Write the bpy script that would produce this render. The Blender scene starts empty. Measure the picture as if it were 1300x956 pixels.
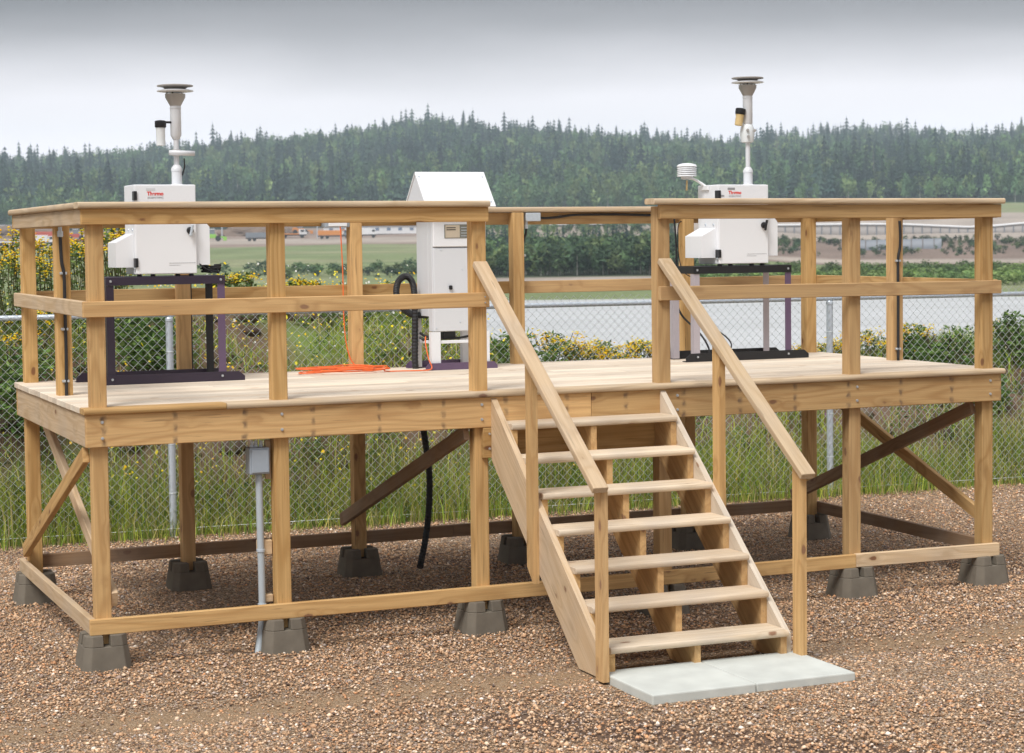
import bpy, bmesh, math, random
import numpy as np
from mathutils import Vector, Matrix, noise
random.seed(7); RNG = np.random.default_rng(7)
SC = bpy.context.scene
COL = SC.collection

# ------------------------------------------------------------------ camera
CAM = Vector((-2.0903, -10.9606, 2.3793))
CR = Vector((0.91986801, -0.39205108, -0.01178082))
CU = Vector((0.03116986, 0.0431271, 0.99858324))
CF = Vector((0.39098757, 0.91893199, -0.05189142))
FPX = 2496.57
cd = bpy.data.cameras.new('camera'); cam = bpy.data.objects.new('camera', cd); COL.objects.link(cam)
M = Matrix.Identity(4)
for i in range(3):
    M[i][0], M[i][1], M[i][2], M[i][3] = CR[i], CU[i], -CF[i], CAM[i]
cam.matrix_world = M
cd.sensor_fit = 'HORIZONTAL'; cd.sensor_width = 36.0
cd.lens = FPX / 1300 * 36; cd.shift_y = -(478 - 433.5) / 1300
cd.clip_start = 0.1; cd.clip_end = 9000
cd.dof.use_dof = True; cd.dof.focus_distance = 12.9; cd.dof.aperture_fstop = 6.3
SC.camera = cam
SC.view_settings.view_transform = 'Standard'; SC.view_settings.look = 'None'
SC.view_settings.exposure = 0.52; SC.view_settings.gamma = 1.0

# ------------------------------------------------------------------ sky and sun (overcast)
SUN_EL, SUN_AZ = math.radians(54), math.radians(230)     # azimuth clockwise from +Y: light comes from the front left
W = bpy.data.worlds.new('World'); SC.world = W; W.use_nodes = True
nt = W.node_tree; nt.nodes.clear()
def N(nt, typ, **kw):
    n = nt.nodes.new(typ)
    for k, v in kw.items(): setattr(n, k, v)
    return n
out = N(nt, 'ShaderNodeOutputWorld'); bg = N(nt, 'ShaderNodeBackground'); bg.inputs[1].default_value = 1.0
bg2 = N(nt, 'ShaderNodeBackground'); bg2.inputs[1].default_value = 0.1
sky = N(nt, 'ShaderNodeTexSky', sky_type='NISHITA', sun_disc=False, sun_elevation=SUN_EL, sun_rotation=SUN_AZ)
tc = N(nt, 'ShaderNodeTexCoord'); sep = N(nt, 'ShaderNodeSeparateXYZ')
nt.links.new(tc.outputs['Generated'], sep.inputs[0])
mp = N(nt, 'ShaderNodeMapping'); mp.inputs['Scale'].default_value = (2.2, 2.2, 9)
nt.links.new(tc.outputs['Generated'], mp.inputs[0])
cn = N(nt, 'ShaderNodeTexNoise'); cn.inputs['Scale'].default_value = 1.3; cn.inputs['Detail'].default_value = 5
nt.links.new(mp.outputs[0], cn.inputs[0])
ad = N(nt, 'ShaderNodeMath', operation='MULTIPLY_ADD'); ad.inputs[1].default_value = 0.040; ad.inputs[2].default_value = -0.020
nt.links.new(cn.outputs[0], ad.inputs[0])
a2 = N(nt, 'ShaderNodeMath', operation='ADD'); nt.links.new(sep.outputs['Z'], a2.inputs[0]); nt.links.new(ad.outputs[0], a2.inputs[1])
ramp = N(nt, 'ShaderNodeValToRGB'); cr = ramp.color_ramp
stops = [(0.0, (1.25, 1.22, 1.27)), (.050, (1.22, 1.18, 1.23)), (.070, (1.02, .98, 1.02)), (.084, (.72, .69, .715)), (.104, (.33, .312, .322)),
         (.125, (.125, .113, .115)), (.30, (.40, .392, .40)), (1.0, (.64, .63, .65))]
while len(cr.elements) < len(stops): cr.elements.new(0.5)
for e, (p, c) in zip(cr.elements, stops): e.position = p; e.color = (*c, 1)
cr.interpolation = 'LINEAR'
nt.links.new(a2.outputs[0], ramp.inputs[0])
nt.links.new(ramp.outputs[0], bg.inputs[0]); nt.links.new(sky.outputs[0], bg2.inputs[0])
mx = N(nt, 'ShaderNodeMixShader'); mx.inputs[0].default_value = 0.94
nt.links.new(bg2.outputs[0], mx.inputs[1]); nt.links.new(bg.outputs[0], mx.inputs[2]); nt.links.new(mx.outputs[0], out.inputs[0])
sl = bpy.data.lights.new('sun', 'SUN'); sl.energy = 2.45; sl.angle = math.radians(24); sl.color = (1, .98, .955)
so = bpy.data.objects.new('sun', sl); COL.objects.link(so)
sd = Vector((math.sin(SUN_AZ) * math.cos(SUN_EL), math.cos(SUN_AZ) * math.cos(SUN_EL), math.sin(SUN_EL)))
so.rotation_euler = sd.to_track_quat('Z', 'Y').to_euler(); so.location = (0, 0, 30)

ONES = ['', 'first', 'second', 'third', 'fourth', 'fifth', 'sixth', 'seventh', 'eighth', 'ninth', 'tenth', 'eleventh', 'twelfth', 'thirteenth', 'fourteenth', 'fifteenth', 'sixteenth', 'seventeenth', 'eighteenth', 'nineteenth']
def ordinal(k):
    if k < 20: return ONES[k]
    tens = {2: 'twent', 3: 'thirt', 4: 'fort', 5: 'fift'}[k//10]
    return tens + 'ieth' if k % 10 == 0 else tens + 'y-' + ONES[k % 10]
# ------------------------------------------------------------------ materials
def newmat(name):
    m = bpy.data.materials.new(name); m.use_nodes = True
    t = m.node_tree; b = t.nodes['Principled BSDF']
    return m, t, b
def L(t, a, b): t.links.new(a, b)
def math_n(t, op, a=None, b=None, c=None):
    n = N(t, 'ShaderNodeMath', operation=op)
    for i, v in enumerate((a, b, c)):
        if v is None: continue
        if isinstance(v, (int, float)): n.inputs[i].default_value = v
        else: L(t, v, n.inputs[i])
    return n.outputs[0]
def mixc(t, f, a, b, blend='MIX'):
    n = N(t, 'ShaderNodeMix', data_type='RGBA', blend_type=blend)
    for s, v in ((n.inputs[0], f), (n.inputs[6], a), (n.inputs[7], b)):
        if isinstance(v, (int, float)): s.default_value = v
        elif isinstance(v, tuple): s.default_value = (*v, 1)
        else: L(t, v, s)
    return n.outputs[2]
def simple(name, col, rough=.5, metal=0., noise_amt=.12, scale=30, bump=0., spec=.5):
    m, t, b = newmat(name)
    tcn = N(t, 'ShaderNodeTexCoord'); nz = N(t, 'ShaderNodeTexNoise'); nz.inputs['Scale'].default_value = scale; nz.inputs['Detail'].default_value = 4
    L(t, tcn.outputs['Object'], nz.inputs[0])
    f = math_n(t, 'MULTIPLY_ADD', nz.outputs[0], noise_amt * 2, 1 - noise_amt)
    mm = N(t, 'ShaderNodeVectorMath', operation='SCALE'); mm.inputs[0].default_value = col; L(t, f, mm.inputs['Scale'])
    L(t, mm.outputs[0], b.inputs['Base Color'])
    b.inputs['Roughness'].default_value = rough; b.inputs['Metallic'].default_value = metal
    b.inputs['Specular IOR Level'].default_value = spec
    if bump:
        bp = N(t, 'ShaderNodeBump'); bp.inputs['Strength'].default_value = bump; bp.inputs['Distance'].default_value = .003
        L(t, nz.outputs[0], bp.inputs['Height']); L(t, bp.outputs[0], b.inputs['Normal'])
    return m
def wood(name, light, dark, knot=(.16, .06, .025), ringc=.5, stain=False, rough=.72, weather=0.):
    m, t, b = newmat(name)
    tcn = N(t, 'ShaderNodeTexCoord'); oi = N(t, 'ShaderNodeObjectInfo')
    off = math_n(t, 'MULTIPLY', oi.outputs['Random'], 37.0)
    cv = N(t, 'ShaderNodeCombineXYZ'); L(t, off, cv.inputs[0]); L(t, math_n(t, 'MULTIPLY', oi.outputs['Random'], 11.0), cv.inputs[1]); L(t, off, cv.inputs[2])
    p = N(t, 'ShaderNodeVectorMath', operation='ADD'); L(t, tcn.outputs['Object'], p.inputs[0]); L(t, cv.outputs[0], p.inputs[1])
    def mapped(s):
        mpn = N(t, 'ShaderNodeMapping'); mpn.inputs['Scale'].default_value = s; L(t, p.outputs[0], mpn.inputs[0]); return mpn.outputs[0]
    # knots
    vo = N(t, 'ShaderNodeTexVoronoi'); vo.inputs['Scale'].default_value = 1.0; L(t, mapped((3.4, 7.0, 7.0)), vo.inputs[0])
    # distance measured in a gently stretched space, warped so that knots are not perfect discs
    wz = N(t, 'ShaderNodeTexNoise'); wz.inputs['Scale'].default_value = 30; L(t, p.outputs[0], wz.inputs[0])
    kd = math_n(t, 'ADD', vo.outputs['Distance'], math_n(t, 'MULTIPLY_ADD', wz.outputs[0], .08, -.04))
    sx = N(t, 'ShaderNodeSeparateColor'); L(t, vo.outputs['Color'], sx.inputs[0])
    pick = math_n(t, 'GREATER_THAN', sx.outputs[0], .22)
    kr = N(t, 'ShaderNodeMapRange', interpolation_type='SMOOTHSTEP'); kr.inputs[1].default_value = .07; kr.inputs[2].default_value = .125; kr.inputs[3].default_value = 1; kr.inputs[4].default_value = 0
    L(t, kd, kr.inputs[0]); kmask = math_n(t, 'MULTIPLY', kr.outputs[0], pick)
    halo = N(t, 'ShaderNodeMapRange', interpolation_type='SMOOTHSTEP'); halo.inputs[1].default_value = .08; halo.inputs[2].default_value = .40; halo.inputs[3].default_value = 1; halo.inputs[4].default_value = 0
    L(t, kd, halo.inputs[0]); hmask = math_n(t, 'MULTIPLY', halo.outputs[0], pick)
    # growth rings bending round the knots
    n1 = N(t, 'ShaderNodeTexNoise'); n1.inputs['Scale'].default_value = 1; n1.inputs['Detail'].default_value = 1.5; L(t, mapped((.55, 5.5, 5.5)), n1.inputs[0])
    rv = math_n(t, 'ADD', math_n(t, 'MULTIPLY', n1.outputs[0], 62.0), math_n(t, 'MULTIPLY', hmask, 5.0))
    rs = math_n(t, 'MULTIPLY_ADD', math_n(t, 'SINE', rv), .5, .5)
    rs = math_n(t, 'POWER', rs, 2.2)
    n2 = N(t, 'ShaderNodeTexNoise'); n2.inputs['Scale'].default_value = 1; n2.inputs['Detail'].default_value = 4; L(t, mapped((2.5, 110, 110)), n2.inputs[0])
    n3 = N(t, 'ShaderNodeTexNoise'); n3.inputs['Scale'].default_value = 1; n3.inputs['Detail'].default_value = 3; L(t, mapped((1.3, 4.5, 4.5)), n3.inputs[0])
    col = mixc(t, math_n(t, 'MULTIPLY', rs, min(.95, ringc * 1.7)), light, dark)
    col = mixc(t, math_n(t, 'MULTIPLY_ADD', n2.outputs[0], 1.3, -.40), col, tuple(c * .68 for c in dark))
    col = mixc(t, math_n(t, 'MULTIPLY_ADD', n3.outputs[0], .9, -.30), col, tuple(c * 1.08 for c in light))
    col = mixc(t, math_n(t, 'MULTIPLY', hmask, .36), col, tuple(c * .7 for c in dark))
    ck = N(t, 'ShaderNodeTexNoise'); ck.inputs['Scale'].default_value = 1; ck.inputs['Detail'].default_value = 2; L(t, mapped((3.2, 75, 75)), ck.inputs[0])
    cm = N(t, 'ShaderNodeMapRange', interpolation_type='SMOOTHSTEP'); cm.inputs[1].default_value = .68; cm.inputs[2].default_value = .74; cm.inputs[3].default_value = 0; cm.inputs[4].default_value = .55; L(t, ck.outputs[0], cm.inputs[0])
    col = mixc(t, cm.outputs[0], col, tuple(c * .38 for c in dark))
    col = mixc(t, math_n(t, 'MULTIPLY', kmask, .88), col, knot)
    # board to board tone
    tone = math_n(t, 'MULTIPLY_ADD', oi.outputs['Random'], .36, .80)
    tn = N(t, 'ShaderNodeVectorMath', operation='SCALE'); L(t, col, tn.inputs[0]); L(t, tone, tn.inputs['Scale']); col = tn.outputs[0]
    h2 = math_n(t, 'FRACT', math_n(t, 'MULTIPLY', oi.outputs['Random'], 17.3))
    col = mixc(t, math_n(t, 'MULTIPLY', h2, .28), col, tuple((light[0] * .92, light[0] * .66, light[0] * .44)))
    if weather:
        nw = N(t, 'ShaderNodeTexNoise'); nw.inputs['Scale'].default_value = 2.3; nw.inputs['Detail'].default_value = 6; L(t, tcn.outputs['Object'], nw.inputs[0])
        wm = N(t, 'ShaderNodeMapRange'); wm.inputs[1].default_value = .45; wm.inputs[2].default_value = .75; wm.inputs[3].default_value = 0; wm.inputs[4].default_value = weather; L(t, nw.outputs[0], wm.inputs[0])
        col = mixc(t, wm.outputs[0], col, (.38, .34, .30))
    if stain:   # bleeding round the joist nails, one column every 16 inches
        ge = N(t, 'ShaderNodeNewGeometry'); sg = N(t, 'ShaderNodeSeparateXYZ'); L(t, ge.outputs['Position'], sg.inputs[0])
        ns = N(t, 'ShaderNodeTexNoise'); ns.inputs['Scale'].default_value = 22; ns.inputs['Detail'].default_value = 4; L(t, ge.outputs['Position'], ns.inputs[0])
        xw = math_n(t, 'MULTIPLY_ADD', ns.outputs[0], .05, -.025)
        q = math_n(t, 'ADD', math_n(t, 'DIVIDE', math_n(t, 'SUBTRACT', math_n(t, 'ADD', sg.outputs[0], xw), .089), .4064), .5)
        dx = math_n(t, 'MULTIPLY', math_n(t, 'ABSOLUTE', math_n(t, 'SUBTRACT', math_n(t, 'FRACT', q), .5)), .4064)
        m1 = N(t, 'ShaderNodeMapRange', interpolation_type='SMOOTHSTEP'); m1.inputs[1].default_value = .003; m1.inputs[2].default_value = .022; m1.inputs[3].default_value = 1; m1.inputs[4].default_value = 0; L(t, dx, m1.inputs[0])
        zz = None
        for z0 in (1.405, 1.335, 1.265):
            dz = math_n(t, 'ABSOLUTE', math_n(t, 'SUBTRACT', sg.outputs[2], z0))
            mz = N(t, 'ShaderNodeMapRange', interpolation_type='SMOOTHSTEP'); mz.inputs[1].default_value = .002; mz.inputs[2].default_value = .034; mz.inputs[3].default_value = 1; mz.inputs[4].default_value = 0; L(t, dz, mz.inputs[0])
            zz = mz.outputs[0] if zz is None else math_n(t, 'MAXIMUM', zz, mz.outputs[0])
        sm = math_n(t, 'MULTIPLY', math_n(t, 'MULTIPLY', m1.outputs[0], zz), math_n(t, 'MULTIPLY_ADD', ns.outputs[0], 1.6, -.25))
        col = mixc(t, math_n(t, 'MINIMUM', math_n(t, 'MAXIMUM', sm, 0), .85), col, (.07, .05, .05))
    L(t, col, b.inputs['Base Color']); b.inputs['Roughness'].default_value = rough; b.inputs['Specular IOR Level'].default_value = .25
    bp = N(t, 'ShaderNodeBump'); bp.inputs['Strength'].default_value = .35; bp.inputs['Distance'].default_value = .002
    L(t, math_n(t, 'ADD', n2.outputs[0], math_n(t, 'MULTIPLY', rs, -.4)), bp.inputs['Height']); L(t, bp.outputs[0], b.inputs['Normal'])
    return m
MAT = {}
MAT['wood'] = wood('treated_spruce', (.64, .405, .165), (.44, .24, .075))
MAT['wood_rim'] = wood('treated_spruce_rim', (.64, .41, .175), (.45, .245, .085), stain=True)
MAT['wood_pale'] = wood('bleached_spruce', (.68, .515, .33), (.54, .375, .21), weather=.35)
MAT['wood_top'] = wood('walked_on_spruce', (.80, .71, .58), (.67, .565, .43), knot=(.30, .15, .07), ringc=.4, weather=.35)
MAT['wood_shaded'] = wood('shaded_spruce', (.36, .225, .125), (.25, .14, .07), weather=.4)  # darker copy of the spruce, shade under the deck put into its colour
MAT['wood_cap'] = wood('weathered_cap', (.62, .485, .325), (.47, .34, .205), weather=.3)
MAT['wood_tread'] = wood('worn_tread', (.73, .61, .455), (.59, .46, .31), knot=(.22, .10, .05), weather=.4)
MAT['wood_end'] = wood('end_grain', (.50, .34, .20), (.36, .22, .12))
MAT['bolt'] = simple('galvanised_bolt', (.62, .66, .70), .35, .8)
MAT['galv'] = simple('galvanised_steel', (.56, .62, .68), .40, .3, .15, 60)
MAT['wire'] = simple('galvanised_wire', (.74, .78, .78), .45, .25, .1, 80)
MAT['concrete'] = simple('pier_concrete', (.165, .143, .112), .9, 0, .25, 14, .6, .2)
MAT['slab'] = simple('slab_concrete', (.55, .57, .53), .88, 0, .22, 6, .5, .2)
MAT['white'] = simple('white_powder_coat', (.80, .815, .84), .38, 0, .015, 3)
MAT['white_cab'] = simple('white_cabinet_paint', (.66, .68, .71), .4, 0, .03, 3)
MAT['offwhite'] = simple('anodised_tube', (.66, .67, .69), .35, .05, .04, 20)
MAT['satin'] = simple('satin_metal', (.40, .385, .37), .45, .15, .06, 20)
MAT['black'] = simple('black_plastic', (.012, .012, .014), .4, 0, .1, 30)
MAT['rubber'] = simple('black_rubber', (.018, .018, .020), .55, 0, .1, 30)
MAT['purple_dark'] = simple('dark_plum_paint', (.030, .020, .038), .38, 0, .1, 20)
MAT['purple'] = simple('plum_paint', (.13, .085, .15), .35, .1, .06, 20)
MAT['lilac'] = simple('lilac_sheen_metal', (.50, .46, .50), .38, .3, .05, 20)  # light reflecting off the stand legs, put into their base colour
MAT['orange'] = simple('orange_cord', (.85, .16, .035), .5, 0, .05, 20)
MAT['grey_box'] = simple('grey_enclosure', (.36, .41, .46), .45, .1, .06, 10)
MAT['pipe'] = simple('grey_pvc', (.42, .47, .50), .5, 0, .05, 10)
MAT['red_print'] = simple('red_print', (.72, .045, .03), .5, 0, 0, 3)
MAT['grey_print'] = simple('grey_print', (.30, .30, .31), .5, 0, 0, 3)
MAT['amber'] = simple('amber_jar', (.62, .46, .22), .25, 0, .1, 20)
MAT['glass_jar'] = simple('clear_jar', (.72, .75, .76), .12, 0, .03, 20)
MAT['window'] = simple('cabinet_window', (.20, .20, .17), .12, 0, .3, 30)
MAT['paper'] = simple('label_paper', (.55, .47, .36), .7, 0, .08, 30)

# ------------------------------------------------------------------ mesh helpers
def link(o, parent=None):
    COL.objects.link(o)
    if parent is not None:
        o.parent = parent
        o.location = o.location - parent.matrix_basis.translation if parent.parent is None else o.location
    return o
def thing(name, loc, label, cat, group=None):
    o = bpy.data.objects.new(name, None); COL.objects.link(o); o.location = loc
    o['label'] = label; o['category'] = cat
    if group: o['group'] = group
    o.empty_display_size = .1
    return o
def tag(o, label, cat, group=None, kind=None):
    if label: o['label'] = label
    if cat: o['category'] = cat
    if group: o['group'] = group
    if kind: o['kind'] = kind
    return o
def wpos(o):
    v = o.matrix_basis.copy()
    while o.parent: o = o.parent; v = o.matrix_basis @ v
    return v
def finish(bm, name, mat, parent=None, M=None, smooth=False, bevel=0, seg=1):
    """bm is in world coordinates (of the parent thing's world); stored relative to frame M"""
    if bevel:
        bmesh.ops.bevel(bm, geom=[e for e in bm.edges if len(e.link_faces) == 2 and e.calc_face_angle(0) > .5], offset=bevel, segments=seg, profile=.5, affect='EDGES', clamp_overlap=True)
    bmesh.ops.recalc_face_normals(bm, faces=bm.faces)
    if M is None:
        c = Vector((0, 0, 0))
        for v in bm.verts: c += v.co
        c /= max(1, len(bm.verts)); M = Matrix.Translation(c)
    bm.transform(M.inverted())
    me = bpy.data.meshes.new(name); bm.to_mesh(me); bm.free()
    if smooth:
        for p in me.polygons: p.use_smooth = True
    if isinstance(mat, str): mat = MAT[mat]
    me.materials.append(mat)
    o = bpy.data.objects.new(name, me); COL.objects.link(o)
    if parent is not None:
        o.parent = parent; o.matrix_basis = wpos(parent).inverted() @ M
    else: o.matrix_basis = M
    return o
def frame(A, x, y):
    x = x.normalized(); z = x.cross(y).normalized(); y = z.cross(x).normalized()
    M = Matrix.Identity(4)
    for i in range(3): M[i][0], M[i][1], M[i][2], M[i][3] = x[i], y[i], z[i], A[i]
    return M
def rrect(a, b, r, seg=2):
    pts = []
    for cx, cy, a0 in ((a/2-r, b/2-r, 0), (-a/2+r, b/2-r, 90), (-a/2+r, -b/2+r, 180), (a/2-r, -b/2+r, 270)):
        for k in range(seg + 1):
            t = math.radians(a0 + 90 * k / seg); pts.append((cx + r*math.cos(t), cy + r*math.sin(t)))
    return pts
def beam(name, A, B, a, b, side, mat, parent=None, r=.004, seg=1, jit=0.0):
    """board from A to B; a across along 'side', b the other way; grain runs along local X"""
    A = Vector(A); B = Vector(B); x = (B - A); Ln = x.length
    M = frame(A, x, Vector(side))
    if jit: M = M @ Matrix.Rotation(random.uniform(-jit, jit), 4, 'Z') @ Matrix.Rotation(random.uniform(-jit, jit), 4, 'Y')
    bm = bmesh.new(); prof = rrect(a, b, r, seg); e = min(.0025, r)
    rings = []
    for X, s in ((0, e), (e, 0), (Ln - e, 0), (Ln, e)):
        rings.append([bm.verts.new((X, p[0] * (1 - 2*s/a), p[1] * (1 - 2*s/b))) for p in prof])
    n = len(prof)
    for i in range(3):
        for k in range(n): bm.faces.new((rings[i][k], rings[i][(k+1) % n], rings[i+1][(k+1) % n], rings[i+1][k]))
    bm.faces.new(rings[0][::-1]); bm.faces.new(rings[3])
    bm.transform(M)
    return finish(bm, name, mat, parent, M)
def box(name, x0, x1, y0, y1, z0, z1, mat, parent=None, bevel=.003, seg=1):
    bm = bmesh.new()
    bmesh.ops.create_cube(bm, size=1, matrix=Matrix.Translation(((x0+x1)/2, (y0+y1)/2, (z0+z1)/2)) @ Matrix.Diagonal((x1-x0, y1-y0, z1-z0, 1)))
    return finish(bm, name, mat, parent, bevel=bevel, seg=seg)
def bxbm(bm, x0, x1, y0, y1, z0, z1):
    bmesh.ops.create_cube(bm, size=1, matrix=Matrix.Translation(((x0+x1)/2, (y0+y1)/2, (z0+z1)/2)) @ Matrix.Diagonal((x1-x0, y1-y0, z1-z0, 1)))
def prism(name, poly, ext, mat, parent=None, grain=None, bevel=.003):
    bm = bmesh.new(); ext = Vector(ext)
    a = [bm.verts.new(p) for p in poly]; b = [bm.verts.new(Vector(p) + ext) for p in poly]
    bm.faces.new(a); bm.faces.new(b[::-1]); n = len(a)
    for i in range(n): bm.faces.new((a[i], b[i], b[(i+1) % n], a[(i+1) % n]))
    M = frame(Vector(poly[0]), Vector(grain), ext) if grain else None
    return finish(bm, name, mat, parent, M, bevel=bevel)
def tube_bm(bm, pts, r, n=8, corr=None):
    pts = [Vector(p) for p in pts]; rings = []
    up = Vector((0.13, .21, 1)).normalized()
    for i, p in enumerate(pts):
        d = (pts[min(i+1, len(pts)-1)] - pts[max(i-1, 0)]).normalized()
        s = d.cross(up)
        if s.length < .05: s = d.cross(Vector((1, 0, .1)))
        s.normalize(); u = s.cross(d).normalized()
        rr = r if not corr else r * (1 + corr * (1 if i % 2 else -1))
        rings.append([bm.verts.new(p + (s*math.cos(2*math.pi*k/n) + u*math.sin(2*math.pi*k/n)) * rr) for k in range(n)])
    for i in range(len(rings)-1):
        for k in range(n): bm.faces.new((rings[i][k], rings[i][(k+1) % n], rings[i+1][(k+1) % n], rings[i+1][k]))
    bm.faces.new(rings[0][::-1]); bm.faces.new(rings[-1])
def spline(pts, m=8):
    pts = [Vector(p) for p in pts]; P = [pts[0]] + pts + [pts[-1]]; o = []
    for i in range(1, len(P) - 2):
        for k in range(m):
            t = k / m; a, b, c, d = P[i-1], P[i], P[i+1], P[i+2]
            o.append(.5 * ((2*b) + (c-a)*t + (2*a-5*b+4*c-d)*t*t + (3*b-a-3*c+d)*t**3))
    o.append(pts[-1]); return o
def tube(name, pts, r, mat, parent=None, n=8, m=8, corr=None, raw=False):
    bm = bmesh.new(); tube_bm(bm, pts if raw else spline(pts, m), r, n, corr)
    return finish(bm, name, mat, parent, smooth=not corr)
def lathe(name, x, y, prof, mat, parent=None, n=24, smooth=True):
    bm = bmesh.new(); rings = []
    for r, z in prof: rings.append([bm.verts.new((x + r*math.cos(2*math.pi*k/n), y + r*math.sin(2*math.pi*k/n), z)) for k in range(n)])
    for i in range(len(rings)-1):
        for k in range(n): bm.faces.new((rings[i][k], rings[i][(k+1) % n], rings[i+1][(k+1) % n], rings[i+1][k]))
    bm.faces.new(rings[0][::-1]); bm.faces.new(rings[-1])
    o = finish(bm, name, mat, parent, Matrix.Identity(4) if (x == 0 and y == 0) else None)
    if smooth:
        for p in o.data.polygons: p.use_smooth = len(p.vertices) == 4
        try: o.data.set_sharp_from_angle(angle=math.radians(35))
        except Exception: pass
    return o
def disc(bm, c, nrm, r, h, n=8):
    c = Vector(c); nrm = Vector(nrm).normalized()
    M = Matrix.Translation(c + nrm*h/2) @ nrm.to_track_quat('Z', 'Y').to_matrix().to_4x4()
    bmesh.ops.create_cone(bm, cap_ends=True, segments=n, radius1=r, radius2=r*.8, depth=h, matrix=M)
def text(name, s, loc, size, mat, parent, bold=0, width=None, M=None):
    cu = bpy.data.curves.new(name, 'FONT'); cu.body = s; cu.size = size; cu.extrude = .0006; cu.offset = bold
    tmp = bpy.data.objects.new('tmp', cu); COL.objects.link(tmp)
    dg = bpy.context.evaluated_depsgraph_get(); me = bpy.data.meshes.new_from_object(tmp.evaluated_get(dg))
    bpy.data.objects.remove(tmp)
    bm = bmesh.new(); bm.from_mesh(me)
    xs = [v.co.x for v in bm.verts]; w = max(xs) - min(xs)
    if width: bm.transform(Matrix.Diagonal((width / w, 1, 1, 1)))
    bm.transform(Matrix.Translation(loc) @ Matrix.Rotation(math.pi/2, 4, 'X'))
    return finish(bm, name, mat, parent)
def npmesh(name, verts, faces_flat, nper, mat, parent=None, color=None, cname='tint', smooth=False):
    """fast mesh from numpy arrays: faces_flat (F,nper); color per vertex (V,3)"""
    me = bpy.data.meshes.new(name); V = len(verts); F = len(faces_flat)
    me.vertices.add(V); me.vertices.foreach_set('co', np.asarray(verts, np.float32).ravel())
    me.loops.add(F*nper); me.loops.foreach_set('vertex_index', np.asarray(faces_flat, np.int32).ravel())
    me.polygons.add(F); me.polygons.foreach_set('loop_start', np.arange(0, F*nper, nper, dtype=np.int32))
    me.polygons.foreach_set('loop_total', np.full(F, nper, np.int32))
    if smooth: me.polygons.foreach_set('use_smooth', np.ones(F, bool))
    me.update(calc_edges=True)
    if color is not None:
        at = me.color_attributes.new(cname, 'FLOAT_COLOR', 'POINT')
        c4 = np.ones((V, 4), np.float32); c4[:, :3] = color; at.data.foreach_set('color', c4.ravel())
    me.materials.append(MAT[mat] if isinstance(mat, str) else mat)
    o = bpy.data.objects.new(name, me); COL.objects.link(o)
    if parent is not None: o.parent = parent
    return o
def copy_tree(o, parent=None):
    c = o.copy(); COL.objects.link(c); c.parent = parent
    for ch in list(o.children): copy_tree(ch, c)
    return c

# ------------------------------------------------------------------ terrain shape
def fenceY(x): return 4.78 - (x - 1.59) * .0543
BR = np.array([CR[0], CR[1]]); BF = np.array([CF[0], CF[1]]); CXY = np.array([CAM[0], CAM[1]])
PXN = np.array([-400., 0, 120, 330, 560, 640, 830, 900, 1100, 1320, 1700])
DN = np.array([50., 80, 165, 180, 225, 245, 280, 305, 330, 400, 500, 545, 600, 640, 750, 1000, 1500, 2300])
zL = [-3.9, -3.8, -3.4, -2.6, -2.7, -2.7, -2.2, -1.8, -1.4, -.3, 1.5, 2.4, 3.4, 4.8, 7.5]
zC = [-3.9, -3.9, -3.5, -2.6, -2.75, -2.5, -1.9, -.8, .4, 2.6, 5.0, 5.8, 6.8, 7.6, 11.0]
zR = [-3.9, -3.9, -3.5, -2.6, -2.7, -2.75, -2.75, -2.7, -2.6, 1.0, 2.0, 2.4, 6.4, 9.0, 14.0]
RT = {-400: 216, 0: 220, 120: 214, 330: 194, 560: 170, 640: 178, 830: 190, 900: 194, 1100: 187, 1320: 190, 1700: 190}
TAB = []
for px in PXN:
    if px <= 560: b = list(zL)
    elif px <= 830: b = list(zC)
    else: b = list(zR)
    if px == 900: b = [(a + c) / 2 for a, c in zip(zC, zR)]
    yh = 311.4 - .0118 * px
    rz = 2.38 + .585 * (yh - RT[int(px)])
    TAB.append(b + [b[-1] + .38 * (rz - b[-1]), rz, rz - 25])
TAB = np.array(TAB)
def _h(x, y, s, seed=0):   # cheap smooth value noise
    x = x / s + seed * 17.3; y = y / s + seed * 5.1
    return (np.sin(x*1.3 + 1.7*np.sin(y*.9)) + np.sin(y*1.7 + 1.3*np.sin(x*1.1 + 2)) + .5*np.sin(2.9*x + 2.3*y)) / 2.5
def px_of(x, y):
    dx = x - CXY[0]; dy = y - CXY[1]
    r = dx*BR[0] + dy*BR[1]; f = dx*BF[0] + dy*BF[1]
    return np.where(f > .05 * np.hypot(dx, dy), 650 + FPX * r / np.maximum(f, 1e-3), np.where(r > 0, 1700., -400.))
BX = np.array([-4., .5, 3, 4.9, 5.6, 6.2, 8.0, 9.3, 10.6, 11.4, 13, 30]); BH = np.array([1.65, 1.65, 1.62, 1.50, 1.12, .90, .86, .86, .96, 1.14, 1.16, 1.1])
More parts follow.
